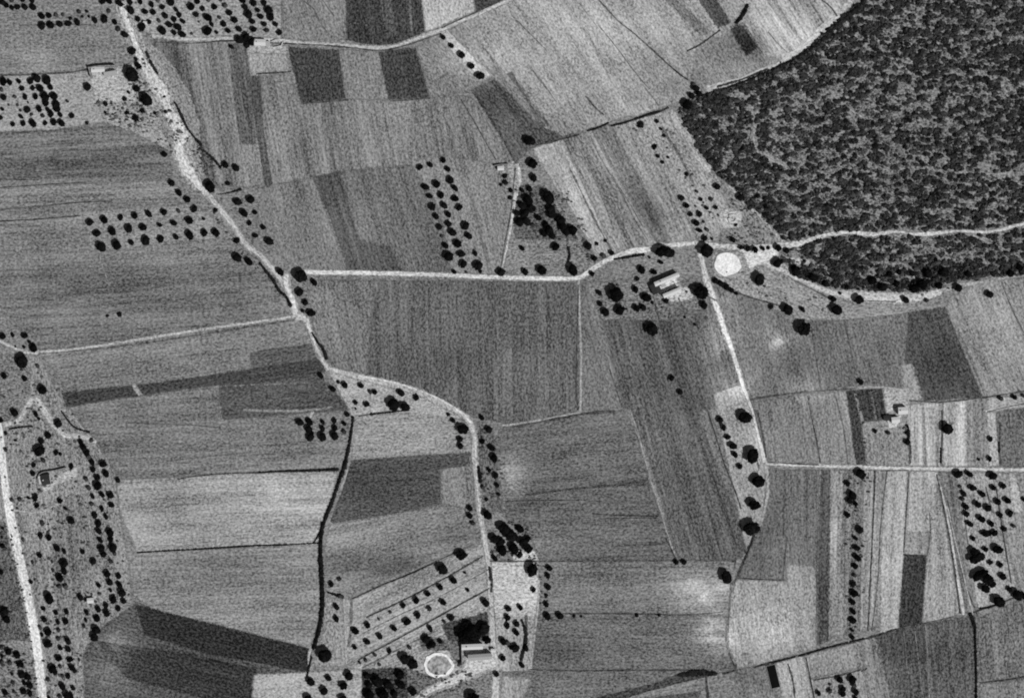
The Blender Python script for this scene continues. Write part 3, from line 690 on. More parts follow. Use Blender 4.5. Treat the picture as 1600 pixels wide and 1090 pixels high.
# ------------------------------------------------------------------ ditches, furrows and margins between fields (darker damp earth and weeds)
for s, w, t, b in (
 ('0,118 60,116 110,113 140,108', 2.6, 72, .4), ('-10,328 60,322 130,316 172,315', 2, 82, .5), ('-10,346 50,343 100,339 126,337', 2.2, 72, .4),
 ('0,293 60,289 130,285', 2, 88, .5), ('0,280 60,281', 1.8, 92, .6), ('30,40 110,38 150,40', 2, 95, .7), ('100,460 200,455 300,440 400,428', 2.2, 98, .8), ('60,553 150,545 240,534 330,520 460,500', 1.8, 92, .6),
 ('130,480 240,468 380,455', 2, 102, .8), ('200,660 300,664 345,668', 1.6, 96, .7), ('260,720 330,712 400,706', 1.6, 98, .7), ('155,392 160,415 172,448', 2, 142, .4),
 ('240,66 300,68 360,64 440,68 520,72 590,79 620,75 650,66 690,52', 2, 70, .6), ('690,44 720,30 760,12 790,-2', 1.8, 70, .3),
 ('472,0 490,15 500,35 515,55', 1.6, 88, .5), ('504,0 512,12 522,26', 1.6, 88, .5), ('700,166 712,205 720,220', 1.4, 100, .6),
 ('720,155 735,180 755,215 775,250', 2, 80, .4), ('690,175 705,205 722,228', 1.6, 98, .7), ('805,262 798,330 788,385 782,425', 2, 88, .5), ('741,145 760,175 785,215 806,256', 3, 76, .5),
 ('935,0 965,32 990,52 1030,88 1060,115 1075,125', 2.2, 78, .3), ('935,40 960,70 990,110 1015,140', 1.6, 112, .6), ('905,5 935,45', 1.4, 122, .5),
 ('828,105 848,130 868,158', 2.2, 104, .6), ('915,150 930,168 944,180', 3, 92, .5), ('1008,138 1024,158 1030,168', 1.6, 118, .5), ('800,25 835,60 855,80', 1.6, 116, .6),
 ('840,226 872,219 905,210', 3, 66, .7), ('918,204 935,199 950,192', 3.2, 60, .3), ('955,197 990,187 1020,178 1045,168', 3.4, 54, .3),
 ('1073,80 1090,72 1108,60 1125,47', 2.6, 60, .4), ('1284,0 1298,12 1308,26', 2, 76, .3), ('1200,50 1215,68 1230,82', 1.6, 108, .5), ('1120,136 1160,124 1200,108', 3, 54, .4),
 ('958,210 965,225 975,250', 2.4, 92, .4), ('922,212 940,250 970,300 990,340 1012,375', 1.8, 104, .5), ('905,232 925,270 945,320 960,360', 1.8, 112, .6), ('890,262 930,345 955,390', 2.4, 98, .6),
 ('955,272 985,320 1005,355', 1.6, 112, .6), ('1035,200 1060,240 1085,290', 3, 108, .8),
 ('935,515 945,535 952,545', 1.6, 128, .4), ('904,445 902,520 900,600 903,640', 2, 72, .4), ('850,658 880,652 920,645 960,642', 4, 70, .5), ('800,666 850,658', 1.8, 76, .4),
 ('950,570 962,605 972,636', 1.8, 80, .5), ('820,773 850,769 900,763 960,757 1010,751', 3.4, 70, .7), ('790,783 850,781 905,781', 2, 66, .4), ('905,781 990,786 1020,786', 1.4, 92, .6),
 ('925,802 980,805 1028,806', 2.2, 66, .5), ('935,810 990,809 1030,809', 1.8, 72, .5), ('770,690 775,740 780,790 790,800', 3, 84, .8),
 ('1105,640 1118,680 1132,725 1148,765 1158,795', 2.4, 68, .35), ('1100,700 1118,755 1135,805 1150,850', 2.4, 70, .5), ('1183,640 1192,680 1197,715', 3, 66, .4), ('1170,622 1178,640 1190,690', 1.6, 80, .4),
 ('1040,840 1050,860 1058,876', 2, 72, .4), ('985,615 1000,670 1010,720', 1.4, 118, .6), ('1020,460 1035,520 1045,560', 2, 84, .7), ('1060,465 1085,530 1100,590', 2.2, 96, .8),
 ('765,876 900,876 1060,875 1150,876', 2, 80, .6), ('860,958 980,958 1070,960 1130,955', 2.4, 70, .6), ('828,1045 900,1047 1000,1046 1090,1046', 2.2, 66, .7), ('1128,1052 1148,1046 1150,1036', 2.6, 64, .3),
 ('1178,834 1170,858 1160,880 1150,905 1143,912', 3.2, 58, .3), ('1142,912 1139,960 1135,1000 1143,1030 1149,1040', 3, 74, .5), ('1150,903 1200,905 1226,906', 2, 72, .5), ('1224,905 1226,870 1230,840', 2, 76, .6), ('1150,866 1148,890', 2, 80, .5),
 ('1103,1056 1106,1090', 4, 66, .3), ('1172,624 1200,619 1240,614 1262,612', 2.6, 66, .5), ('1262,612 1320,608 1340,605', 1.8, 86, .5), ('1420,625 1470,628 1540,620 1600,611 1640,607', 2, 74, .5),
 ('1262,618 1270,660 1278,700 1282,724', 2.2, 78, .4), ('1306,620 1318,670 1325,724', 2, 92, .6), ('1200,722 1280,726', 1.8, 78, .5), ('1376,735 1420,734', 1.6, 92, .5),
 ('1268,510 1275,560 1282,600', 2, 86, .6), ('1318,500 1328,540 1336,580', 2, 88, .6), ('1472,640 1472,680 1470,722', 2.6, 70, .3), ('1415,668 1422,700 1422,724', 3, 80, .5), ('1562,660 1562,700 1562,724', 2.2, 74, .4), ('1542,643 1580,634 1640,622', 1.8, 74, .4),
 ('1565,440 1580,480 1600,520', 2.2, 92, .5), ('1500,520 1520,570 1536,610', 2, 108, .6),
 ('1386,735 1376,820 1372,900 1362,985', 2, 88, .4), ('1367,735 1364,820 1360,900 1356,985', 2.6, 68, .35), ('1420,738 1416,800 1412,862', 2.2, 78, .4), ('1411,866 1448,868', 2.2, 60, .2), ('1463,740 1476,800 1490,880 1500,958', 2.8, 70, .3), ('1452,800 1454,830 1449,868', 1.8, 92, .4),
 ('1480,780 1494,850 1506,905 1528,962', 2.2, 82, .5), ('1556,760 1568,840 1580,910', 2.4, 66, .35), ('1540,760 1550,800', 2, 88, .5), ('1502,760 1506,800 1512,850', 2, 92, .6),
 ('1280,736 1278,860 1276,1005', 1.6, 104, .6), ('1318,740 1316,860', 1.4, 112, .6), ('1226,735 1224,840', 1.8, 86, .6), ('1262,735 1260,840', 1.6, 92, .6),
 ('1178,1042 1205,1034 1255,1022 1300,1010 1350,998 1400,982', 3.2, 56, .3), ('1400,982 1440,974 1490,963', 2, 76, .4), ('1515,958 1545,948 1560,942 1600,928 1640,915', 3, 58, .4),
 ('1231,1036 1238,1060 1242,1090', 2.6, 72, .4), ('1259,1026 1266,1060 1272,1090', 2.6, 64, .4), ('1270,1062 1310,1055 1345,1046', 2.2, 70, .5), ('1531,1066 1580,1060 1600,1056', 2.6, 62, .3), ('1446,975 1450,1040 1452,1090', 1.6, 128, .4), ('1430,985 1436,1040 1442,1090', 1.6, 118, .4), ('1412,985 1418,1050', 1.4, 110, .5),
 ('548,936 600,912 640,896 675,880', 2.6, 68, .2), ('675,880 700,868 740,850', 2.6, 82, .4), ('572,964 640,932 700,900 755,868', 2.6, 66, .3), ('565,990 620,962 690,930 765,888', 1.6, 108, .5), ('560,1030 620,998 690,960 765,918', 2.6, 68, .3), ('565,1043 620,1015 680,985', 2.2, 98, .5),
 ('560,650 590,645 640,640', 2, 70, .4), ('549,935 548,980 545,1010', 4.5, 108, .5), ('765,885 768,905 767,925', 4, 66, .2), ('822,960 821,1000 812,1040', 6, 84, .6), ('528,932 536,930', 4, 60, .1),
 ('595,-10 601,40', 2, 92, .4), ('1292,480 1300,500', 1.5, 90, .5), ('1220,478 1190,470 1165,462 1150,455', 2.4, 70, .4), ('1240,438 1280,458 1300,468', 2, 84, .4), ('1355,470 1400,471', 1.6, 70, .4),
 ('1480,790 1520,960', 1.6, 168, .3), ('400,116 455,112', 2.4, 66, .4), ('471,162 500,160 545,156', 2.2, 78, .5), ('610,158 640,156 672,153', 2.2, 72, .3), ('645,8 650,50', 1.5, 80, .4),
 ('1180,700 1186,735', 2, 90, .4), ('1080,450 1120,470 1150,490', 2, 96, .6),
): ditch(L(s), w, t, b)
# ------------------------------------------------------------------ trees (plan sections 400 units wide are read at about 4x)
grove(0,0,'in the clump at the very top left corner','15 15 28, 40 35 22, 75 50 20, 110 45 24, 155 45 26, 205 48 28, 75 5 18, 140 0 20, 200 5 22')
grove(0,0,'in the double line west of the stream bed',['260 100 28, 305 98 24, 350 93 18, 393 92 14','262 163 32, 315 158 32, 372 152 26, 427 148 26, 483 140 26'],'orchard_tree')
grove(0,0,'of the scattered ones at the top end of the stream bed','437 115 14, 492 75 18, 540 70 14, 512 103 12, 553 103 12, 592 127 26, 650 120 32, 715 140 22, 678 70 18, 640 10 26, 680 8 26, 740 15 26, 755 30 20')
one(205,115.5,14.5,'very large dark tree next to the walled farmhouse by the stream bed')
one(228,155,13.3,'very large round tree on the stream bed edge below the farmhouse')
one(213,138.5,7.5,'mid-sized grey tree between the two big trees by the stream bed')
one(136.5,136,8,'lone black tree just under the corner of the walled farmhouse')
one(195,54.3,7.2,'mid-sized tree on the left bank where the stream bed narrows')
one(184.5,45.6,5.5,'small tree just up and left of another on the stream bank')
one(206,79.7,7.8,'mid-sized tree left of the stream bed above the big tree')
one(216,102.7,7,'flat grey tree directly above the very large farmhouse tree')
one(256.5,241,6,'small lone tree left of the stream bed where it bends')
one(352,257,7.2,'left of two touching trees in the field corner right of the stream bed')
one(368.5,262,7.6,'right of two touching trees in the field corner right of the stream bed')
grove(0,0,'among the ruined yards beside the stream bed','845 368 18, 885 690 22, 790 703 18, 775 615 20, 845 735 28, 655 645 20, 540 765 15, 655 700 13, 800 575 14, 965 705 14, 1030 695 14, 1025 603 11','bush')
grove(0,0,'of the walled orchard below the farmhouse ditch',[
 '20 508 32, 60 515 24, 118 508 20, 190 505 28, 230 488 34, 290 500 38',
 '10 560 18, 138 552 22, 205 550 20, 250 552 30, 315 545 24',
 '22 608 26, 93 605 16, 157 605 22, 222 602 24, 280 602 38, 335 600 34',
 '55 655 10, 110 657 12, 175 640 10, 285 640 28, 350 650 34, 420 632 14',
 '15 682 16, 128 690 12, 170 685 28, 243 680 26, 300 685 20, 355 678 30',
 '5 733 20, 132 727 20, 197 715 14, 268 722 18, 318 712 26, 375 718 20, 448 722 22',
 '80 775 20, 145 770 22, 205 768 32, 283 768 20, 335 762 28, 385 768 30'],'orchard_tree')
grove(0,0,'of the orchard above the top track',[
 '810 15 24, 875 12 22, 985 5 18, 1065 15 32, 1230 8 24, 1300 3 16, 1375 3 14, 1510 5 26, 1580 20 28, 1645 18 24',
 '815 65 34, 905 75 24, 945 30 24, 1012 48 22, 1098 62 20, 1190 43 32, 1263 55 22, 1337 43 24, 1403 35 22, 1528 45 24, 1607 65 20, 1672 65 34',
 '955 78 24, 1030 98 26, 1118 95 22, 1222 93 24, 1295 112 34, 1368 110 16, 1430 80 26, 1548 90 36, 1625 105 24, 1687 108 32',
 '860 120 24, 930 138 20, 990 130 18, 1085 122 24, 1140 133 22, 1240 138 10, 1320 153 20, 1395 153 24, 1462 127 28, 1572 135 24, 1647 152 22, 1717 152 22',
 '885 170 32, 1010 192 36, 1055 155 26, 1110 170 30, 1085 205 22, 1137 215 30, 1195 212 12, 1292 193 36, 1350 203 16, 1422 193 22, 1490 183 24, 1580 185 26, 1662 190 20, 1742 203 24'],'orchard_tree')
grove(0,0,'of the black clump beside the white roofed house','1490 248 36, 1530 232 36, 1572 258 34, 1540 280 28, 1443 293 20, 1605 262 24')
grove(400,0,'of the diagonal row below the top track','1163 232 22, 1215 285 22, 1278 343 30, 1340 412 28, 1393 472 34','orchard_tree')
grove(400,272,'of the three-column orchard in the middle field',[
 '1018 -44 26, 1055 80 28, 1080 135 24, 1095 203 30, 1118 263 26, 1140 328 26, 1158 388 14, 1178 443 26, 1195 507 42, 1233 607 20',
 '1085 -57 22, 1122 62 32, 1150 130 28, 1168 193 28, 1197 250 26, 1197 308 26, 1222 360 34, 1252 430 34, 1278 495 30, 1290 558 32, 1310 610 12',
 '1165 -87 24, 1193 -32 24, 1208 35 32, 1238 88 26, 1240 150 28, 1263 205 28, 1303 320 34, 1322 382 30, 1365 493 22, 1380 567 38, 1400 607 14'],'orchard_tree',by='y')
one(781.5,424,9,'large dark tree at the foot of the straight footpath on the road')
one(823,219,9,'left of two touching trees at the head of the garden lane'); one(829,220,8.5,'right of two touching trees at the head of the garden lane')
one(829.5,254.5,10.5,'large round tree right of the small ruin and lane')
grove(800,0,'at the corner where the wood meets the ditch','1140 550 30, 1085 648 40, 1115 595 26, 1160 582 28, 1128 525 18')
grove(800,0,'on the pale slope along the wood edge','798 775 28, 898 755 18, 925 803 14, 945 845 15, 885 915 22, 905 972 18, 970 980 12, 935 1010 16, 1085 1085 18','bush')
grove(0,272,'of the orchard in the big left field',[
 '560 300 30, 650 283 32, 752 270 24, 840 258 28, 928 246 28, 1020 237 26, 1113 228 18, 1210 217 28',
 '603 368 32, 700 353 32, 802 338 34, 892 330 30, 995 316 20, 1083 303 26, 1180 288 32, 1270 278 14',
 '632 450 40, 728 440 38, 818 425 24, 907 412 38, 1000 403 30, 1098 390 24, 1180 378 38, 1272 365 28, 1343 362 34'],'orchard_tree')
grove(0,272,'of the diagonal three left of the stream track','1070 55 28, 1115 115 28, 1167 157 28',by='y')
one(370,402,9.4,'left and larger of two touching trees below the stream track'); one(388,408,8.2,'right and smaller of two touching trees below the stream track')
one(327.5,291,12,'large round tree on the right edge of the pale stream bed')
one(356,286.5,5,'small tree in the corner right of the stream bed tree')
one(336,328,5,'small grey bush on the left verge of the stream track','bush'); one(369,375,6.5,'faint grey bush on the left verge lower down the track','bush')
grove(0,272,'of the group right of the stream track','1480 170 34, 1562 155 34, 1520 240 34, 1590 238 20, 1555 305 20, 1640 330 22, 1592 382 22, 1678 418 34')
grove(0,272,'around the junction on the left edge','15 1008 28, 80 1000 18, 153 1005 26, 180 1042 14, 207 1080 34, 147 1075 14, 95 1072 10')
grove(400,272,'around the fork west of the straight road','148 607 32, 272 630 56, 360 672 28, 268 733 34, 305 798 26, 340 862 34, 288 850 16')
grove(400,272,'beside the small ruin on the lane','1550 10 20, 1550 50 22, 1585 98 20, 1582 145 18, 1525 65 14','bush')
grove(800,272,'in the dark garden right of the lane','130 20 28, 60 100 18, 105 90 22, 95 155 36, 60 195 32, 110 210 34, 25 240 22, 75 240 32, 40 295 32, 85 290 32, 128 318 16, 125 130 16, 217 138 46, 235 215 34, 240 250 32, 295 280 34, 160 272 24, 205 310 22, 225 350 36, 195 368 26, 310 325 32, 335 355 30, 370 345 36, 250 385 22', mul=1.14)
grove(800,272,'on the road verge under the dark garden','78 607 28, 178 595 40, 370 593 46, 495 618 22')
grove(800,272,'on the pale plot under the dark garden','60 460 22, 267 450 34, 470 445 30, 525 432 16, 580 413 14, 510 523 24, 568 507 22, 618 490 22')
one(1031,391,13,'left part of the very large dark tree on the bend of the road'); one(1042,393,12,'right part of the very large dark tree on the bend of the road')
one(1100,389.5,14.5,'very large dark tree where the road meets the white threshing floor')
one(960,458,15.5,'very large oval tree left of the courtyard farm')
one(1092,455,15.5,'very large tree between the courtyard farm and the road')
one(1015.5,512.5,13,'very large lone tree in the field under the courtyard farm')
grove(800,272,'of those close round the courtyard farm','925 548 20, 802 593 32, 882 608 24, 778 652 18, 540 737 22, 765 715 28, 545 805 22, 575 857 34, 665 845 40, 770 832 30, 812 828 28, 830 765 38, 873 800 15, 955 787 24, 1190 815 32, 1138 935 14, 1075 890 12')
grove(800,272,'of the young orchard under the wood edge','1053 147 24, 1083 195 22, 1150 108 14, 1175 157 16, 1237 155 18, 1143 200 10, 1210 210 18, 1267 207 18, 1110 250 20, 1165 248 24, 1285 255 10, 1143 303 28, 1193 297 12, 1165 350 22, 1213 345 18, 1197 398 24, 1245 403 12','orchard_tree')
grove(800,272,'on the scrubby slope above the forest track','1273 77 26, 1418 142 32, 1530 132 18, 1575 195 20, 1373 407 24, 1393 315 14, 1480 210 18')
grove(800,272,'in the line above the white threshing floor','1425 455 22, 1465 462 24, 1510 466 28, 1560 462 20, 1595 458 16')
one(1183,435,12.3,'large round tree right of the white threshing floor')
grove(800,272,'of the strip under the white threshing floor','1262 660 24, 1295 680 28, 1330 700 28, 1365 722 22, 1395 742 16')
grove(1200,272,'on the pale orchard slope under the wood','15 825 20, 110 838 46, 210 843 22, 415 840 46, 207 957 58, 400 777 26, 1040 530 18')
grove(1200,272,'along the road under the wood','555 778 40, 850 780 30, 985 785 18, 1057 693 30, 1178 705 32, 1372 747 32, 445 740 14')
grove(1200,272,'on the lower fringe of the wood','50 550 40, 165 600 42, 275 640 36, 350 680 28, 640 660 34, 705 700 36, 790 680 28, 900 710 38, 950 680 42, 985 615 38, 1085 605 42, 1240 620 28, 1500 615 32, 1560 580 28, 750 618 24, 810 607 24, 890 615 24, 485 700 20, 590 700 16')
grove(1200,272,'on the tip of the wood by the tracks fork','55 457 30, 110 475 24')
one(34,563,13.5,'very large square-looking dark tree by the left edge junction')
grove(0,545,'on the waste ground round the forking farm path','25 165 26, 155 183 22, 235 105 18, 265 250 38, 90 392 32, 5 440 22, 225 405 22, 240 432 15, 362 458 34, 300 535 28, 33 520 16, 95 568 12')
grove(0,545,'around the small yard farmhouse near the main road','35 625 18, 258 570 26, 245 627 46, 350 643 22, 375 652 15, 270 690 20, 210 722 20, 205 773 22, 445 730 22, 75 938 18, 123 935 18, 175 925 14, 220 922 28, 230 972 22, 373 943 22, 265 1080 18, 405 990 16')
grove(0,545,'of the upper planted strip by the big left field',['505 580 26, 520 610 24, 540 640 26, 552 668 22, 572 700 26, 580 747 24, 605 797 26, 607 848 36, 635 903 24, 635 993 22, 662 1040 22','572 567 18, 643 713 30, 660 773 28, 735 815 22, 687 905 30, 695 968 24','537 807 20, 553 863 20, 577 915 20, 572 963 18, 590 1033 26, 615 1080 24'],'orchard_tree',by='y')
one(111,812,7.5,'dark lone tree mid-way across the farm strip left of the planted columns')
grove(400,545,'on the pale triangle where the roads part','402 163 24, 477 247 24, 510 203 16, 550 220 26, 653 225 24, 710 265 18, 738 265 22, 620 330 20, 688 342 24, 900 270 30, 997 300 24, 567 405 22, 620 370 10')
one(613,629,13.5,'left and larger part of the very large blot tree on the pale triangle'); one(632,634,10,'right and smaller part of the very large blot tree on the pale triangle')
grove(400,545,'of the little square orchard beside the ditch',['270 453 32, 330 450 30, 415 453 20, 487 445 22, 547 462 20','325 495 32, 413 492 24, 490 490 24, 547 512 20','335 545 34, 410 543 36, 488 537 34, 345 520 22'],'orchard_tree')
grove(400,545,'inside the bend of the middle road','1197 405 16, 1225 442 20, 1282 490 46, 1270 558 26, 1270 600 26',by='y')
grove(400,545,'down the right verge of the middle road','1405 423 22, 1448 497 30, 1410 572 22, 1465 612 28, 1480 675 34, 1450 750 20, 1490 785 26, 1500 845 20, 1412 858 18, 1435 935 16, 1510 903 16',by='y')
grove(400,545,'in the short stack left of the middle road','1330 988 26, 1330 1035 26, 1350 1082 20',by='y')
one(760.5,802.5,9.5,'large tree on the right of the middle road above the dark grove')
grove(800,545,'of two in the long middle field','990 178 24, 1043 265 24')
one(1161,649.5,13,'uppermost of the big round trees lining the right road')
one(1171.5,709,15,'wide dark tree touching the roadside orchard on the right road')
one(1181.5,749,13,'large roadside tree next below the wide one on the right road')
one(1175,785.5,12,'large roadside tree fourth down the right road')
one(1169.5,822,16,'very large tree where the right road fades into a ditch')
one(1132,898,12.5,'large round tree at the lower end of the right ditch')
grove(800,545,'of the small roadside column left of the big trees','1292 437 28, 1315 485 24, 1340 545 24, 1370 600 32, 1385 655 26, 1415 728 24','orchard_tree',by='y')
one(1343,595.5,6.3,'lone small tree on the field line above the striped dark garden')
one(1476.5,667,11.8,'large lone tree standing in the bright narrow strips')
grove(1200,545,'of the three by the right edge of the picture','1445 305 22, 1530 297 22, 1590 290 18')
grove(1200,545,'around the small white house at the right','662 510 18, 745 520 18, 862 575 26, 860 520 16')
grove(1200,545,'on the bright strips near the right crossroad track','1380 557 22, 1310 685 14, 1375 680 22')
grove(1200,545,'of the dark strip under the crossroad track','565 770 42, 490 835 24, 515 905 38, 500 940 28, 540 960 20, 490 1030 24')
grove(1200,545,'of the slanting orchard at the right',[
 '1177 773 34, 1248 777 28, 1390 785 36','1193 855 16, 1270 862 28, 1397 860 24, 1458 848 26','1213 897 24, 1327 898 26, 1205 930 18, 1425 947 28, 1485 940 28, 1590 935 20',
 '1225 977 26, 1300 963 30, 1363 987 30, 1440 1030 24, 1500 1020 28','1230 1022 26, 1320 1053 32, 1250 1085 28, 1385 1085 26, 1468 1118 22, 1525 1099 18','1272 1178 20, 1355 1146 28, 1405 1141 24'],'orchard_tree')
grove(0,817,'of the lower planted strip by the big left field',[
 '685 50 34, 690 95 26, 705 148 34, 715 185 18, 690 235 18, 740 325 24, 745 380 28, 760 428 34, 770 480 24, 740 527 22, 665 555 30, 605 587 28, 598 655 36, 587 700 36',
 '610 5 24, 615 45 26, 625 103 22, 630 150 30, 645 190 26, 668 310 30, 685 365 26, 690 415 16, 705 468 32, 660 508 24, 613 528 26',
 '580 233 28, 515 175 20, 615 382 20, 622 437 14, 500 458 26, 537 472 18, 540 553 20, 535 600 16, 523 637 16'],'orchard_tree',by='y')
grove(0,817,'of the inner strip right of the main road',[
 '252 75 22, 305 85 26, 265 3 16, 300 55 12, 145 100 16, 245 195 22, 203 240 14, 192 362 18',
 '355 150 28, 400 170 20, 398 245 34, 400 290 28, 372 335 32, 330 290 14, 325 238 12, 410 390 22, 370 390 18',
 '305 460 42, 270 528 18, 275 595 24, 250 645 18, 298 670 32, 262 692 16, 298 745 34',
 '348 553 20, 415 548 20, 360 612 20, 410 608 26, 365 662 18, 362 715 18, 423 727 28, 375 772 20, 425 780 24',
 '365 835 28, 437 845 24, 325 900 34, 345 925 22, 448 893 28, 465 915 20, 375 890 16, 425 948 22, 390 950 16',
 '388 1010 28, 455 1022 20, 300 970 18, 415 1065 34, 375 1075 20, 445 1075 28, 495 850 12, 305 1083 16'],'orchard_tree')
grove(0,817,'on the dark verge left of the main road','10 85 12, 15 137 22, 15 28 14, 25 545 38, 40 590 34, 8 300 20')
grove(0,817,'of the orchard in the lower left corner',['8 770 18, 52 795 28, 105 815 30, 12 822 16','12 860 18, 62 865 20, 125 873 28','75 935 14, 135 935 30, 172 952 28','80 990 16, 150 990 20, 185 1003 28','30 1048 24, 88 1045 14, 145 1042 26, 187 1055 24'],'orchard_tree')
one(719,864.5,11,'large tree at the upper edge of the slanting orchard, nearer the road'); one(690,886,11,'large tree at the upper edge of the slanting orchard, further from the road')
one(757,939,8.5,'dark tree at the road end of the slanting orchard')
one(505.5,1019.5,15,'very large tree at the bottom end of the black hedge')
grove(400,817,'between the black hedge and slanting orchard','467 375 24, 518 345 18, 498 515 26, 498 590 26, 525 450 18')
grove(400,817,'of the slanting orchard above the farm',[
 '1300 305 12, 1228 350 28, 1145 393 26, 1068 435 24, 997 475 28, 915 507 22, 837 550 14, 765 595 12, 692 628 26, 615 665 30',
 '1318 412 16, 1163 487 26, 1080 527 22, 1005 568 28, 937 607 32, 858 650 24, 768 698 26, 690 733 26, 613 768 20',
 '1213 583 28, 1173 610 16, 1083 653 24, 830 792 20, 740 817 16, 683 850 16, 645 865 14, 768 877 14'],'orchard_tree')
one(632,1026,12,'left part of the long dark tree left of the ring'); one(643,1033,12,'right part of the long dark tree left of the ring')
one(735,985,19,'huge black tree over the lower farm'); one(722,989,14,'large black tree merging with the huge one on its left'); one(753,979,13,'dark tree merging with the huge one on its right'); one(760,998,7.5,'mid-sized tree between the huge black tree and the road')
grove(400,817,'of the clump above the white ring','1055 715 34, 1095 745 32, 1145 730 20, 955 770 18, 1075 765 20, 1275 865 20')
grove(400,817,'along the road right of the lower farm','1570 527 26, 1565 580 26, 1565 632 24, 1535 728 30, 1565 740 22, 1590 765 24, 1535 835 26, 1495 935 24',by='y')
grove(400,817,'of the pale plot at the bottom','337 980 34, 450 958 26, 575 940 38, 540 1003 34, 420 1037 34, 325 1085 40, 540 1085 34','orchard_tree')
grove(400,817,'of the dark thicket at the bottom left of the ring','750 975 42, 700 1000 26, 900 1000 32, 820 1000 36, 700 1060 38, 790 1060 42, 890 935 34, 975 1040 30, 860 1060 28, 690 945 24', mul=1.12)
one(736,1086,13,'very large tree cut by the bottom border near the farm road')
grove(400,817,'of the dark grove right of the middle road','1480 90 34, 1540 25 44, 1585 70 44, 1520 110 34, 1530 160 38, 1600 150 40, 1485 215 22, 1660 110 34, 1690 150 34, 1640 30 30, 1690 90 24, 1640 190 24', mul=1.12)
one(829,887,13.5,'large tree at the corner of the bright square plot')
grove(800,817,'of the column right of the bright square plot','228 275 26, 220 323 22, 220 393 26, 210 445 16, 210 500 24',by='y')
grove(800,817,'in the strip under the bright square plot','130 410 22, 48 518 24, 25 622 26, 22 675 26, 15 770 36, 85 770 24, 60 880 22',by='y')
grove(800,817,'on the dashed line between the lower middle fields','215 573 30, 293 570 30, 385 575 14, 430 578 12, 775 568 16, 915 570 14')
grove(800,817,'of two black ones where the thin footpath ends','1020 238 22, 1068 238 22')
grove(1200,817,'of the long column in the right strips','565 35 30, 540 88 20, 545 148 26, 550 207 30, 538 263 24, 535 322 18, 525 372 24, 530 432 32, 520 485 26, 525 545 24, 520 600 30, 520 662 16, 520 705 20','orchard_tree',by='y')
grove(1200,817,'at the lower end of the slanting right orchard','1340 60 24, 1372 60 18, 1405 55 24, 1420 155 34, 1350 158 20, 1272 170 34, 1275 210 40, 1310 195 34, 1380 240 18, 1440 255 20, 1290 320 36, 1325 300 36, 1355 340 42, 1455 325 26, 1345 400 32, 1390 375 26', mul=1.15)
one(1556.5,936.5,12.5,'large oval tree just above the lower right ditch'); one(1586,926,11,'large tree touching the boundary line at the right edge'); one(1575,918.5,5.5,'small tree up and left of the edge tree at right'); one(1598,929,7,'dark tree cut by the right border')
grove(1200,817,'of the small orchard at the lower right',['440 970 28, 515 965 34','383 1000 12, 460 1025 26, 530 1005 22','380 1040 22, 310 1052 22, 460 1058 26, 540 1045 28, 540 1085 20'],'orchard_tree')

one(186,490.5,5.2,'small black speck alone in the big left field, larger of the pair','bush'); one(167.5,493,3.2,'tiny black speck alone in the big left field, smaller of the pair','bush')  # bush meshes added to stand in for a pair of black specks
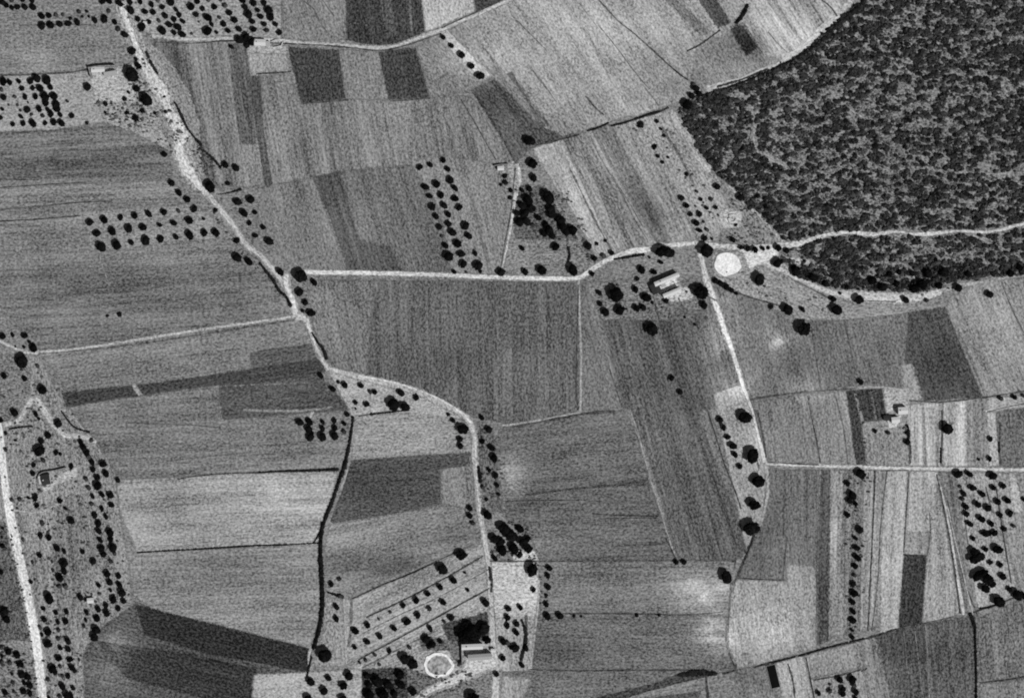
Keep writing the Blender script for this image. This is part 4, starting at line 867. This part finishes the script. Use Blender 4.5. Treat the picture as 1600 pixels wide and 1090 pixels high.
# ------------------------------------------------------------------ hedges and scrub lines
for s, w, h, lab, gap in (
 ('552,652,5 549,675,5 545,700,6 538,730,8 530,752,6 520,782,6.5 508,812,7 502,835,7.5', 7, 2.0, 'black hedge lining the ditch from the small square orchard downwards', 0),
 ('502,836,7 501,870,8.5 503,905,8 504,940,8.5 502,965,8 497,990,8 490,1012,7', 8, 2.2, 'thick black hedge between the pale left fields and the slanting orchard', 0),
 ('487,1026,4 483,1042,5 480,1056,4', 5, 1.6, 'short dark hedge below the very large hedge-end tree', 0),
 ('405,738,3 440,736,4 480,735,5 528,733,6', 4, 1.5, 'thin black hedge along the top of the brightest left field', 0),
 ('215,863,3 260,860,3 300,858,3 350,855,3.5 400,852,3.5 440,851,3 498,848,2.5', 3.4, 1.3, 'long thin hedge dividing the two pale left fields', 0),
 ('278,748,2 320,742,2 360,739,2 405,738,2.5', 2.2, .8, 'faint broken hedge left of the thin black one', .15),
 ('502,815,3 500,830,4 490,848,3', 3, 1, 'little curved hedge tip beside the thick black hedge', 0),
 ('274,161,4 283,179,6 291,197,5 300,210,4 314,226,6', 5, 1.6, 'dark scrub line on the right bank of the pale stream bed', 0),
 ('229,82,5 236,98,6 246,115,6', 6, 1, 'grey scrub line right of the stream bed near the big farmhouse tree', .1),
 ('312,232,4 330,245,5 345,262,5', 5, 1, 'faint scrub line below the stream bank hedge', .15),
 ('342,304,2 360,301,3 376,296,5', 3, 1.4, 'short black hedge in the corner right of the stream bed', 0),
 ('407,412,5 426,437,6 437,455,6 447,463,6 454,477,7', 6, 1.8, 'dark hedge along the left side of the fork by the straight road', 0),
 ('488,520,3 497,535,5 505,545,6 510,560,6', 5, 1.6, 'short dark hedge beside the track above the pale triangle', 0),
 ('96,642,3 107,657,4 118,668,4 140,675,5', 4, 1.4, 'crooked hedge at the tip of the farm path', 0),
 ('15,670,3 33,667,4 51,666,4', 4, 1.2, 'short hedge under the forking farm path', 0),
 ('580,647,5 590,646,3 612,644,3 638,640,3', 4, 1.4, 'thin hedge closing the foot of the pale triangle', 0),
 ('748,730,6 750,742,8 751,752,6', 7, 1.8, 'stubby upright hedge at the right verge of the middle road', 0),
 ('888,387,5 890,397,5 888,408,5', 5, 1.3, 'short upright hedge on the pale plot under the dark garden', 0),
 ('960,405,4 985,401,5 1005,398,6 1015,402,5', 4, 1.1, 'low hedge under the curving road near the courtyard farm', .1),
 ('1168,8,5 1160,25,8 1151,36,6', 7, 1.8, 'dark wedge hedge at the top between pale long strips', 0),
 ('1085,152,4 1120,143,4 1160,129,4 1200,112,4 1240,94,5', 4, 1.6, 'hedge along the lower edge of the pale strips beside the wood', 0),
 ('1290,62,9 1300,48,9 1312,36,9 1335,18,10 1350,4,8', 9, 2.4, 'thick ragged hedge where the wood meets the top field', 0),
 ('1240,94,6 1262,80,7 1280,68,8 1290,60,8', 7, 2, 'dark hedge on the wood corner between thin and thick ones', 0),
 ('918,205,2.5 935,200,3.5 951,192,3', 3, 1.1, 'short black hedge on the boundary under the long pale strips', 0),
 ('956,197,3 978,192,4 985,189,3', 3, 1.1, 'second short black hedge on the boundary nearer the wood', 0),
 ('992,186,3 1015,178,4 1030,174,3', 3, 1.1, 'third short hedge on the boundary beside the slope', 0),
 ('1516,959,8 1520,968,9 1521,975,6', 8, 1.8, 'dark hedge knot at the top of the lower right ditch', 0),
 ('1523,975,5 1524,1010,5 1525,1050,5 1525,1092,5', 5, 1.5, 'straight dark hedge running down to the bottom border at right', 0),
 ('1531,950,4 1545,948,5 1560,943,3', 4, 1.1, 'small hedge under the large oval tree at lower right', 0),
 ('1205,1035,3 1255,1022,4 1300,1009,3 1350,997,3', 3, 1, 'low dark hedge running along the lower right boundary', .1),
 ('1346,1048,2 1354,1044,3', 3, 1, 'tiny hedge over the small lower right orchard', 0),
 ('1470,700,3 1470,722,4', 3, 1.1, 'short upright hedge between bright strips above the cross track', 0),
 ('1561,692,4 1561,706,4', 4, 1.2, 'tiny dark hedge bit at the side of the grey right plot', 0),
 ('1411,669,3 1417,664,4 1420,675,5 1419,690,6', 5, 1.5, 'small hooked hedge below the white house at the right', 0),
 ('513,925,3 525,929,6 535,932,7', 5, 1.3, 'little hedge joining the thick black hedge to the orchard corner', 0),
 ('1061,1054,6 1075,1052,10 1090,1050,12 1105,1051,11 1118,1052,6', 9, 1.2, 'dark reedy patch at the point of the bottom field', 0),
 ('815,968,5 821,985,7 820,1005,7 814,1030,6', 6, .9, 'dim grey hedge in the strip under the bright square plot', .1),
 ('738,900,0 764,893,3 766,910,4', 3, .9, 'thin hedge beside the road at the bright square plot', 0),
): hedge(L(s) if s[:3] != '738' else L('764,885,3 766,905,4'), w, lab, h, gap=gap)

# low weeds and scrub
FSH = [(205,100),(245,118),(285,190),(290,260),(262,235),(205,200),(160,185),(140,140),(165,150),(200,150)]
scatter([(FSH, 1), ([(187,0),(215,0),(250,110),(225,110)], .8), ([(285,200),(345,262),(350,300),(300,262)], 1), ([(325,315),(400,412),(430,440),(420,440),(380,400),(330,335)], 1.2),
         ([(0,570),(90,580),(130,690),(170,760),(190,820),(205,940),(140,1010),(128,1090),(75,1090),(50,950),(18,800),(0,700)], .4), ([(0,800),(16,820),(48,985),(60,1090),(0,1090)], 1.1),
         ([(800,290),(905,300),(925,412),(890,380),(800,372)], .8), ([(640,1045),(760,1045),(700,1090),(650,1090)], .8), ([(655,990),(722,1005),(720,1045),(700,1015),(660,1015)], 1), ([(568,1046),(634,1044),(640,1090),(568,1090)], 1.6),
         ([(1120,240),(1222,378),(1180,384),(1120,384),(1150,345)], 1.0), ([(1085,400),(1300,465),(1305,500),(1110,440)], .3), ([(745,655),(775,690),(795,790),(752,800)], .7), ([(1318,740),(1362,740),(1346,985),(1320,985)], .5),
         ([(765,810),(830,815),(838,880),(768,872)], 1.6), ([(915,440),(1100,440),(1110,500),(940,505)], .25), ([(1322,612),(1378,608),(1386,656),(1350,660),(1353,726),(1338,726)], .6), ([(1340,440),(1540,432),(1540,446),(1450,462)], .6),
         ([(960,200),(1050,180),(1110,260),(1120,380),(1080,300),(1040,230)], .25), ([(541,0),(655,0),(663,50),(590,72),(543,62)], .55), ([(450,76),(530,80),(540,154),(471,163)], .35), ([(840,880),(860,885),(856,960),(842,1000)], .6)],
        'weeds', 'patches of low grey weeds and scrub on waste ground and verges', LEAF_P, 3, 0.9, 2.4, 7, .3, 3.2, -.05)

# the wood: one mass of evergreen scrub with bare gaps
tracks = [(L('1085,380 1220,384 1250,380 1280,370 1320,363 1360,367 1400,362 1440,366 1500,362 1560,360 1600,350'), 5.5),
          (L('1600,255 1580,268 1560,272 1480,268 1420,262'), 2.5), (L('1180,175 1178,215 1185,240 1230,260'), 3), (L('1520,368 1560,385 1590,400 1600,410'), 3),
          (L('1140,290 1165,318 1190,340 1205,357 1222,378'), 3.5), (L('1300,95 1290,130 1320,165 1360,190'), 2.2), (L('1430,20 1432,50 1470,85 1520,110'), 2.2)]
def bare(cx, cy, rx, ry): return (L(f'{cx-rx},{cy} {cx+rx},{cy}'), ry)
gaps = [bare(1432,18,7,9), bare(1218,214,4,7), bare(1265,200,5,7), bare(1348,180,14,9), bare(1440,195,10,8), bare(1420,200,6,8), bare(1500,113,6,6), bare(1538,254,6,6), bare(1336,228,6,5),
        bare(1395,48,9,6), bare(1575,140,9,8), bare(1460,330,12,5), bare(1300,245,10,4), bare(1450,390,16,5), bare(1395,412,26,4), bare(1505,400,14,8), bare(1355,165,10,7), bare(1475,250,9,5),
        bare(1260,160,14,6), bare(1300,100,10,6), bare(1410,112,8,4), bare(1540,60,7,4), bare(1560,320,12,5), bare(1235,120,12,5), bare(1225,398,18,7), bare(1150,148,12,5), bare(1520,190,8,5), bare(1370,330,10,5),
        bare(1310,150,12,6), bare(1180,300,10,5), bare(1290,305,8,5), bare(1390,250,9,4), bare(1500,150,9,4), bare(1590,60,6,5)]
EDGE = FOREST + FOREST[:1]
def wood_density(x, y):
    a = .22 * mn.noise(Vector((x * .014, y * .017, 2.2))) + .5 * mn.noise(Vector((x * .05, y * .085, 7.0))) + .62 * mn.noise(Vector((x * .10, y * .17, 4.0)))
    return a + .32 * math.exp(-dist_line(EDGE, x, y) / 16)
scatter([(FOREST, 1)], 'woodland', 'dense dark scrub wood covering the upper right corner', LEAF_F, 9, 1.6, 4.8, 9, .42, 7.5, .04, .05, tracks + gaps, h=.8, dens=wood_density)
scatter([(FOREST, 1)], 'undergrowth', 'fine grey undergrowth between the shrubs of the wood', LEAF_P, 14, 0.9, 2.6, 5, .4, 5.0, -.25, .06, tracks)

# ------------------------------------------------------------------ buildings
def box(vs, fs, x0, x1, y0, y1, z0, z1, top=True):
    i = len(vs)
    vs += [(x0, y0, z0), (x1, y0, z0), (x1, y1, z0), (x0, y1, z0), (x0, y0, z1), (x1, y0, z1), (x1, y1, z1), (x0, y1, z1)]
    fs += [(i, i+1, i+5, i+4), (i+1, i+2, i+6, i+5), (i+2, i+3, i+7, i+6), (i+3, i, i+4, i+7), (i+3, i+2, i+1, i)]
    if top: fs.append((i+4, i+5, i+6, i+7))
def building(name, label, cat, corner, along, depth, length, h, rmat, wmat=STONE, pitch=.35, rise=None, doors=1, windows=2, chimney=False, lean=False):
    """corner: centre on the plan; along: plan direction of the long side; length, depth in plan units"""
    ang = math.atan2(-along[1], along[0]); e = empty(name, P(*corner), ang); tag(e, label, cat)
    Lx, Dy = length * M / 2, depth * M / 2; rs = rise if rise is not None else Dy * pitch
    vs, fs = [], []; box(vs, fs, -Lx, Lx, -Dy, Dy, -.2, h, False)
    if not lean:
        i = len(vs); vs += [(-Lx, 0, h + rs), (Lx, 0, h + rs)]; fs += [(0 + 4, 3 + 4, i), (5, i + 1, 6)]
    else:
        i = len(vs); vs += [(-Lx, Dy, h + rs), (Lx, Dy, h + rs)]; fs += [(4, 7, i), (5, i + 1, 6), (7, 6, i + 1, i)]
    link('wall', mesh_py('wall', vs, fs), wmat, e)
    # roof: tile courses as small steps on each slope, with eaves
    vs, fs = [], []; o = .3; n = max(3, int(Dy / .45))
    slopes = ((-1, 0.0), (1, 0.0)) if not lean else ((-1, Dy),)
    rng = random.Random(int(corner[0]))
    for sgn, yt in slopes:
        run = (Dy + o) if not lean else (2 * Dy + o)
        for k in range(n):
            a0, a1 = k / n, (k + 1) / n
            y0, y1 = yt + sgn * run * a0, yt + sgn * run * a1
            sl = rs / (Dy if not lean else 2 * Dy)
            z0, z1 = h + rs - sl * run * a0 + .06, h + rs - sl * run * a1 + .12
            i = len(vs); vs += [(-Lx - o, y0, z0), (Lx + o, y0, z0), (Lx + o, y1, z1), (-Lx - o, y1, z1), (-Lx - o, y1, z1 - .12), (Lx + o, y1, z1 - .12), (-Lx - o, y0, z0 - .1), (Lx + o, y0, z0 - .1)]
            f = [(i, i+1, i+2, i+3), (i+3, i+2, i+5, i+4), (i+4, i+5, i+7, i+6), (i, i+3, i+4, i+6), (i+1, i+7, i+5, i+2)]
            fs += f
    roof = link('roof', mesh_py('roof', vs, fs), rmat, e)
    if chimney:
        vs, fs = [], []; box(vs, fs, -Lx * .5 - .35, -Lx * .5 + .35, -.3, .3, h + rs - .4, h + rs + .9); box(vs, fs, -Lx * .5 - .45, -Lx * .5 + .45, -.4, .4, h + rs + .903, h + rs + 1.02)
        link('chimney', mesh_py('chimney', vs, fs), wmat, roof)
    for k in range(doors):
        x = (k + .5) / doors * 2 * Lx - Lx; vs, fs = [], []; box(vs, fs, x - .5, x + .5, -Dy - .06, -Dy + .05, 0, min(2.0, h * .8)); dd = link('door', mesh_py('door', vs, fs), WOOD, e)
        vs, fs = [], []; box(vs, fs, x + .3, x + .38, -Dy - .12, -Dy - .062, .95, 1.05); link('handle', mesh_py('handle', vs, fs), BARK, dd)
    for k in range(windows):
        x = ((k + .5) / windows * 2 - 1) * Lx * .8 + .9 * (1 if k % 2 else -1)
        x = max(-Lx + .6, min(Lx - .6, x)); zc = min(h * .62, h - .6)
        for sy in (-1, 1):
            vs, fs = [], []; box(vs, fs, x - .4, x + .4, sy * Dy - .04, sy * Dy + .04, zc - .4, zc + .4); wdw = link('window', mesh_py('window', vs, fs), GLASS, e)
            vs, fs = [], []; box(vs, fs, x - .5, x + .5, sy * Dy - .08, sy * Dy + .08, zc - .5, zc - .403); link('sill', mesh_py('sill', vs, fs), STONE, wdw)
    return e
def wall_line(pts, label, h=2.4, t=.5, mat=RUBBLE):
    o0 = P(*pts[0]); vs, fs = [], []; rng = random.Random(int(pts[0][0]))
    S = smooth_line([tuple(p) for p in pts], 3) if len(pts) > 2 else [(pts[0][0] + (pts[1][0] - pts[0][0]) * k / 8, pts[0][1] + (pts[1][1] - pts[0][1]) * k / 8) for k in range(9)]
    n = len(S)
    for i, (x, y) in enumerate(S):
        a = S[max(i-1, 0)]; b = S[min(i+1, n-1)]; dx, dy = b[0]-a[0], b[1]-a[1]; q = math.hypot(dx, dy) or 1
        nrm = Vector((dy / q, dx / q, 0)) * t * .5; c = P(x, y) - o0; hh = h * rng.uniform(.86, 1.05)
        vs += [c + nrm + Vector((0, 0, -.2)), c - nrm + Vector((0, 0, -.2)), c - nrm + Vector((0, 0, hh)), c + nrm + Vector((0, 0, hh))]
    for i in range(n - 1):
        j = 4 * i
        for k in range(4): fs.append((j + k, j + (k + 1) % 4, j + 4 + (k + 1) % 4, j + 4 + k))
    fs += [(0, 3, 2, 1), (4*n-4, 4*n-3, 4*n-2, 4*n-1)]
    me = mesh_py('stone_wall', vs, fs); bm = bmesh.new(); bm.from_mesh(me); bmesh.ops.recalc_face_normals(bm, faces=bm.faces); bm.to_mesh(me); bm.free()
    o = link('stone_wall', me, mat); o.location = o0; return tag(o, label, 'wall')

# farm by the stream bed (top left)
building('farmhouse', 'farmhouse with a white roof sliver inside the walled corner by the stream bed', 'house', (155, 110.5), (1, -.05), 7, 20, 4.6, ROOF_P, chimney=True)
building('barn', 'low grey-roofed barn between the white-roofed farmhouse and the very large tree', 'barn', (174, 116.5), (1, -.16), 6.5, 18, 4.8, ROOF_M, lean=True)
wall_line([(140, 107.5), (160, 104.8), (182, 104.6)], 'rubble wall running behind the farmhouse at the stream bed', 5.4, .8)
wall_line([(141, 107.8), (143.5, 118), (145, 123)], 'short rubble wall dropping from the farmhouse corner', 5.4, .8)
# white roofed house near the top orchard
building('farmhouse', 'bright white-roofed house beside the black tree clump on the top track', 'house', (407.5, 68), (1, .04), 9, 17, 4.0, ROOF_P, chimney=True)
building('shed', 'small grey lean-to against the right of the bright white-roofed house', 'shed', (419.5, 69.3), (1, .1), 7, 5, 2.6, ROOF_M, lean=True, doors=1, windows=0)
wall_line([(424, 66), (433, 62.5), (437, 67)], 'low broken wall right of the bright white-roofed house', 1.8, mat=STONE)
wall_line([(428, 74.5), (440, 72), (442, 67)], 'curved broken wall at the far right of the white-roofed house', 2.0, mat=STONE)
# little ruin on the lane
building('ruin', 'small white-roofed ruin on the lane above the dark garden', 'ruin', (782.5, 263.5), (1, -.05), 6, 9, 3.2, ROOF_P, windows=1)
wall_line([(772, 259.5), (783, 257.5), (795, 257)], 'straight dark wall running behind the small lane ruin', 2.8)
# courtyard farm
building('farmhouse', 'long pale-roofed north wing of the courtyard farm', 'house', (1041, 437), (1, -.42), 6, 40, 5.6, ROOF_P, chimney=True, windows=4)
building('barn', 'short west wing of the courtyard farm, shadow painted into its roof', 'barn', (1024, 451), (.42, 1), 13, 15, 3.6, ROOF_D_SHADE, windows=1)  # the shadow lying here is put into the roof colour
building('barn', 'pale narrow south wing of the courtyard farm', 'barn', (1049, 457.5), (1, -.42), 5.5, 28, 5.6, ROOF_P, windows=2)
building('shed', 'tiny grey shed inside the courtyard farm yard', 'shed', (1036, 445.5), (1, -.42), 5, 6, 2.8, ROOF_M, doors=1, windows=0, lean=True)
# white spot under the wood
e = wall_line([(1139, 338), (1146, 336), (1151, 341), (1148, 347), (1141, 347), (1138.5, 341)], 'small round pale stone enclosure just under the wood edge', 1.2, 1.8, STONE)
# right house
building('farmhouse', 'small white house with black shadow between bright strips at the right', 'house', (1409, 641), (1, -.05), 10, 14, 4.8, ROOF_P, chimney=True)
building('shed', 'low pale-roofed shed down and left of the small white house', 'shed', (1398, 655.5), (1, -.1), 8, 12, 3.8, ROOF_P, windows=1)
building('shed', 'small black block standing in for shadow at the striped dark garden corner', 'shed', (1386, 652.5), (1, 0), 7, 11, 2.6, ROOF_D_SHADE, windows=0)  # added block, black where only the pale shed's shadow falls
# left farm by the main road
building('farmhouse', 'dark square-roofed farmhouse in the small yard by the main road', 'house', (73.5, 748.5), (1, -.18), 15, 12.5, 4.0, ROOF_D_SHADE, chimney=True)
building('shed', 'narrow pale shed against the left side of the dark-roofed farmhouse', 'shed', (64.5, 749), (.15, 1), 4, 11, 2.8, ROOF_P, windows=0, lean=True)
wall_line([(62, 756), (60, 748), (63, 740), (70, 736.5)], 'curved yard wall left of the dark-roofed farmhouse', 2.8)
wall_line([(70, 736.5), (88, 734), (104, 730)], 'long yard wall above the dark-roofed farmhouse', 2.8)
# lower farm
building('farmhouse', 'white-roofed farmhouse just under the huge black tree', 'house', (738, 1008.5), (1, -.04), 7.5, 32, 4.6, ROOF_P, chimney=True, windows=3)
building('barn', 'grey barn with a hard black shadow below the white-roofed farmhouse', 'barn', (750, 1024), (1, -.07), 8, 36, 5.6, ROOF_M, windows=3)
building('shed', 'small pale shed at the road end of the lower farm', 'shed', (770.5, 1014.5), (1, 0), 4, 6, 3.0, ROOF_P, windows=0)
wall_line([(721.5, 1004), (721.8, 1018), (722.5, 1036)], 'straight upright yard wall on the left of the lower farm', 3.6, .7)
building('hut', 'tiny white hut among the left planted strips', 'hut', (142.5, 937), (1, -.1), 7, 9, 2.8, ROOF_P, windows=0)
building('hut', 'tiny white hut at the top of the stream bed orchard', 'hut', (227.5, 37), (1, .1), 4, 5, 2.4, ROOF_P, windows=0)
building('hut', 'tiny white hut on the edge of the dark grove by the middle road', 'hut', (813, 862.5), (1, .2), 5, 8, 2.4, ROOF_P, windows=0)

# threshing floors
def disc(cx, cy, rx, ry, z, seed, n=56, wob=.05):
    return [(cx + rx * math.cos(a) * (1 + wob * mn.noise(Vector((math.cos(a) * 2, math.sin(a) * 2, seed)))), cy + ry * math.sin(a) * (1 + wob * mn.noise(Vector((math.cos(a) * 2, math.sin(a) * 2, seed + 9))))) for a in [i / n * 2 * math.pi for i in range(n)]]
e = empty('threshing_floor', P(1137, 413)); tag(e, 'round white threshing floor of bare stone beside the forest track', 'threshing floor')
ring = disc(1137, 413, 20.5, 18, 0, 2, wob=.16); vs = [P(x, y, z) - P(1137, 413) for z in (.05, .55) for x, y in ring]; n = len(ring)
fs = [tuple(n + n - 1 - i for i in range(n))] + [(i, i + 1 if i + 1 < n else 0, n + (i + 1) % n, n + i) for i in range(n)]
o = link('paving', mesh_py('paving', vs, fs), PAVE, e); bm = bmesh.new(); bm.from_mesh(o.data); bmesh.ops.recalc_face_normals(bm, faces=bm.faces); bm.to_mesh(o.data); bm.free()
ring2 = disc(1137, 413, 21.6, 19.2, 0, 2, wob=.16); vs = []
for (x, y), (x2, y2) in zip(ring, ring2): vs += [P(x, y, .2) - P(1137, 413), P(x, y, .62) - P(1137, 413), P(x2, y2, .62) - P(1137, 413), P(x2, y2, .2) - P(1137, 413)]
fs = [(4*i + k, 4*i + (k+1) % 4, 4*((i+1) % n) + (k+1) % 4, 4*((i+1) % n) + k) for i in range(n) for k in range(4)]
link('kerb', mesh_py('kerb', vs, fs), ROOF_M, e)
cx, cy = 685, 1038.5
e = empty('threshing_floor', P(cx, cy)); tag(e, 'pale stone ring with a grey floor beside the lower farm', 'threshing floor')
r1 = disc(cx, cy, 18, 15, 0, 4, wob=.2); r2 = disc(cx, cy, 22.6, 19.4, 0, 5, wob=.18)
for R_ in (r1, r2):                      # the ring comes to a blunt point on its right
    for i, (x, y) in enumerate(R_):
        a = math.atan2(y - cy, x - cx)
        if abs(a) < .6: R_[i] = (x + (0.6 - abs(a)) * 4, y)
vs = []
for (x, y), (x2, y2) in zip(r1, r2): vs += [P(x, y, .2) - P(cx, cy), P(x, y, .75) - P(cx, cy), P(x2, y2, .75) - P(cx, cy), P(x2, y2, .2) - P(cx, cy)]
fs = [(4*i + k, 4*i + (k+1) % 4, 4*((i+1) % n) + (k+1) % 4, 4*((i+1) % n) + k) for i in range(n) for k in range(4)]
link('kerb', mesh_py('kerb', vs, fs), PAVE, e)
vs = [P(x, y, .5) - P(cx, cy) for x, y in r1]
link('floor_surface', mesh_py('floor_surface', vs, [tuple(reversed(range(n)))]), grey_mat('worn_floor', 0.30, 0.7, .35), e)
# irrigation basin
bx, by = 1208, 1056; e = empty('basin', P(bx, by), -math.atan2(14, 50) * -1 * 1.0); tag(e, 'narrow black water basin by the pale strips at the bottom', 'basin')
e.rotation_euler = (0, 0, math.radians(13.5))
vs, fs = [], []
w2, l2 = 3.4, 9.0
for (x0, x1, y0, y1) in ((-w2-.35, -w2, -l2-.35, l2+.35), (w2, w2+.35, -l2-.35, l2+.35), (-w2, w2, l2, l2+.35), (-w2, w2, -l2-.35, -l2)): box(vs, fs, x0, x1, y0, y1, -.1, .75)
link('rim', mesh_py('rim', vs, fs), RUBBLE, e)
link('water', mesh_py('water', [(-w2, -l2, .45), (w2, -l2, .45), (w2, l2, .45), (-w2, l2, .45)], [(0, 1, 2, 3)]), WATER, e)
print('trees', _n[0], 'objects', len(bpy.data.objects))
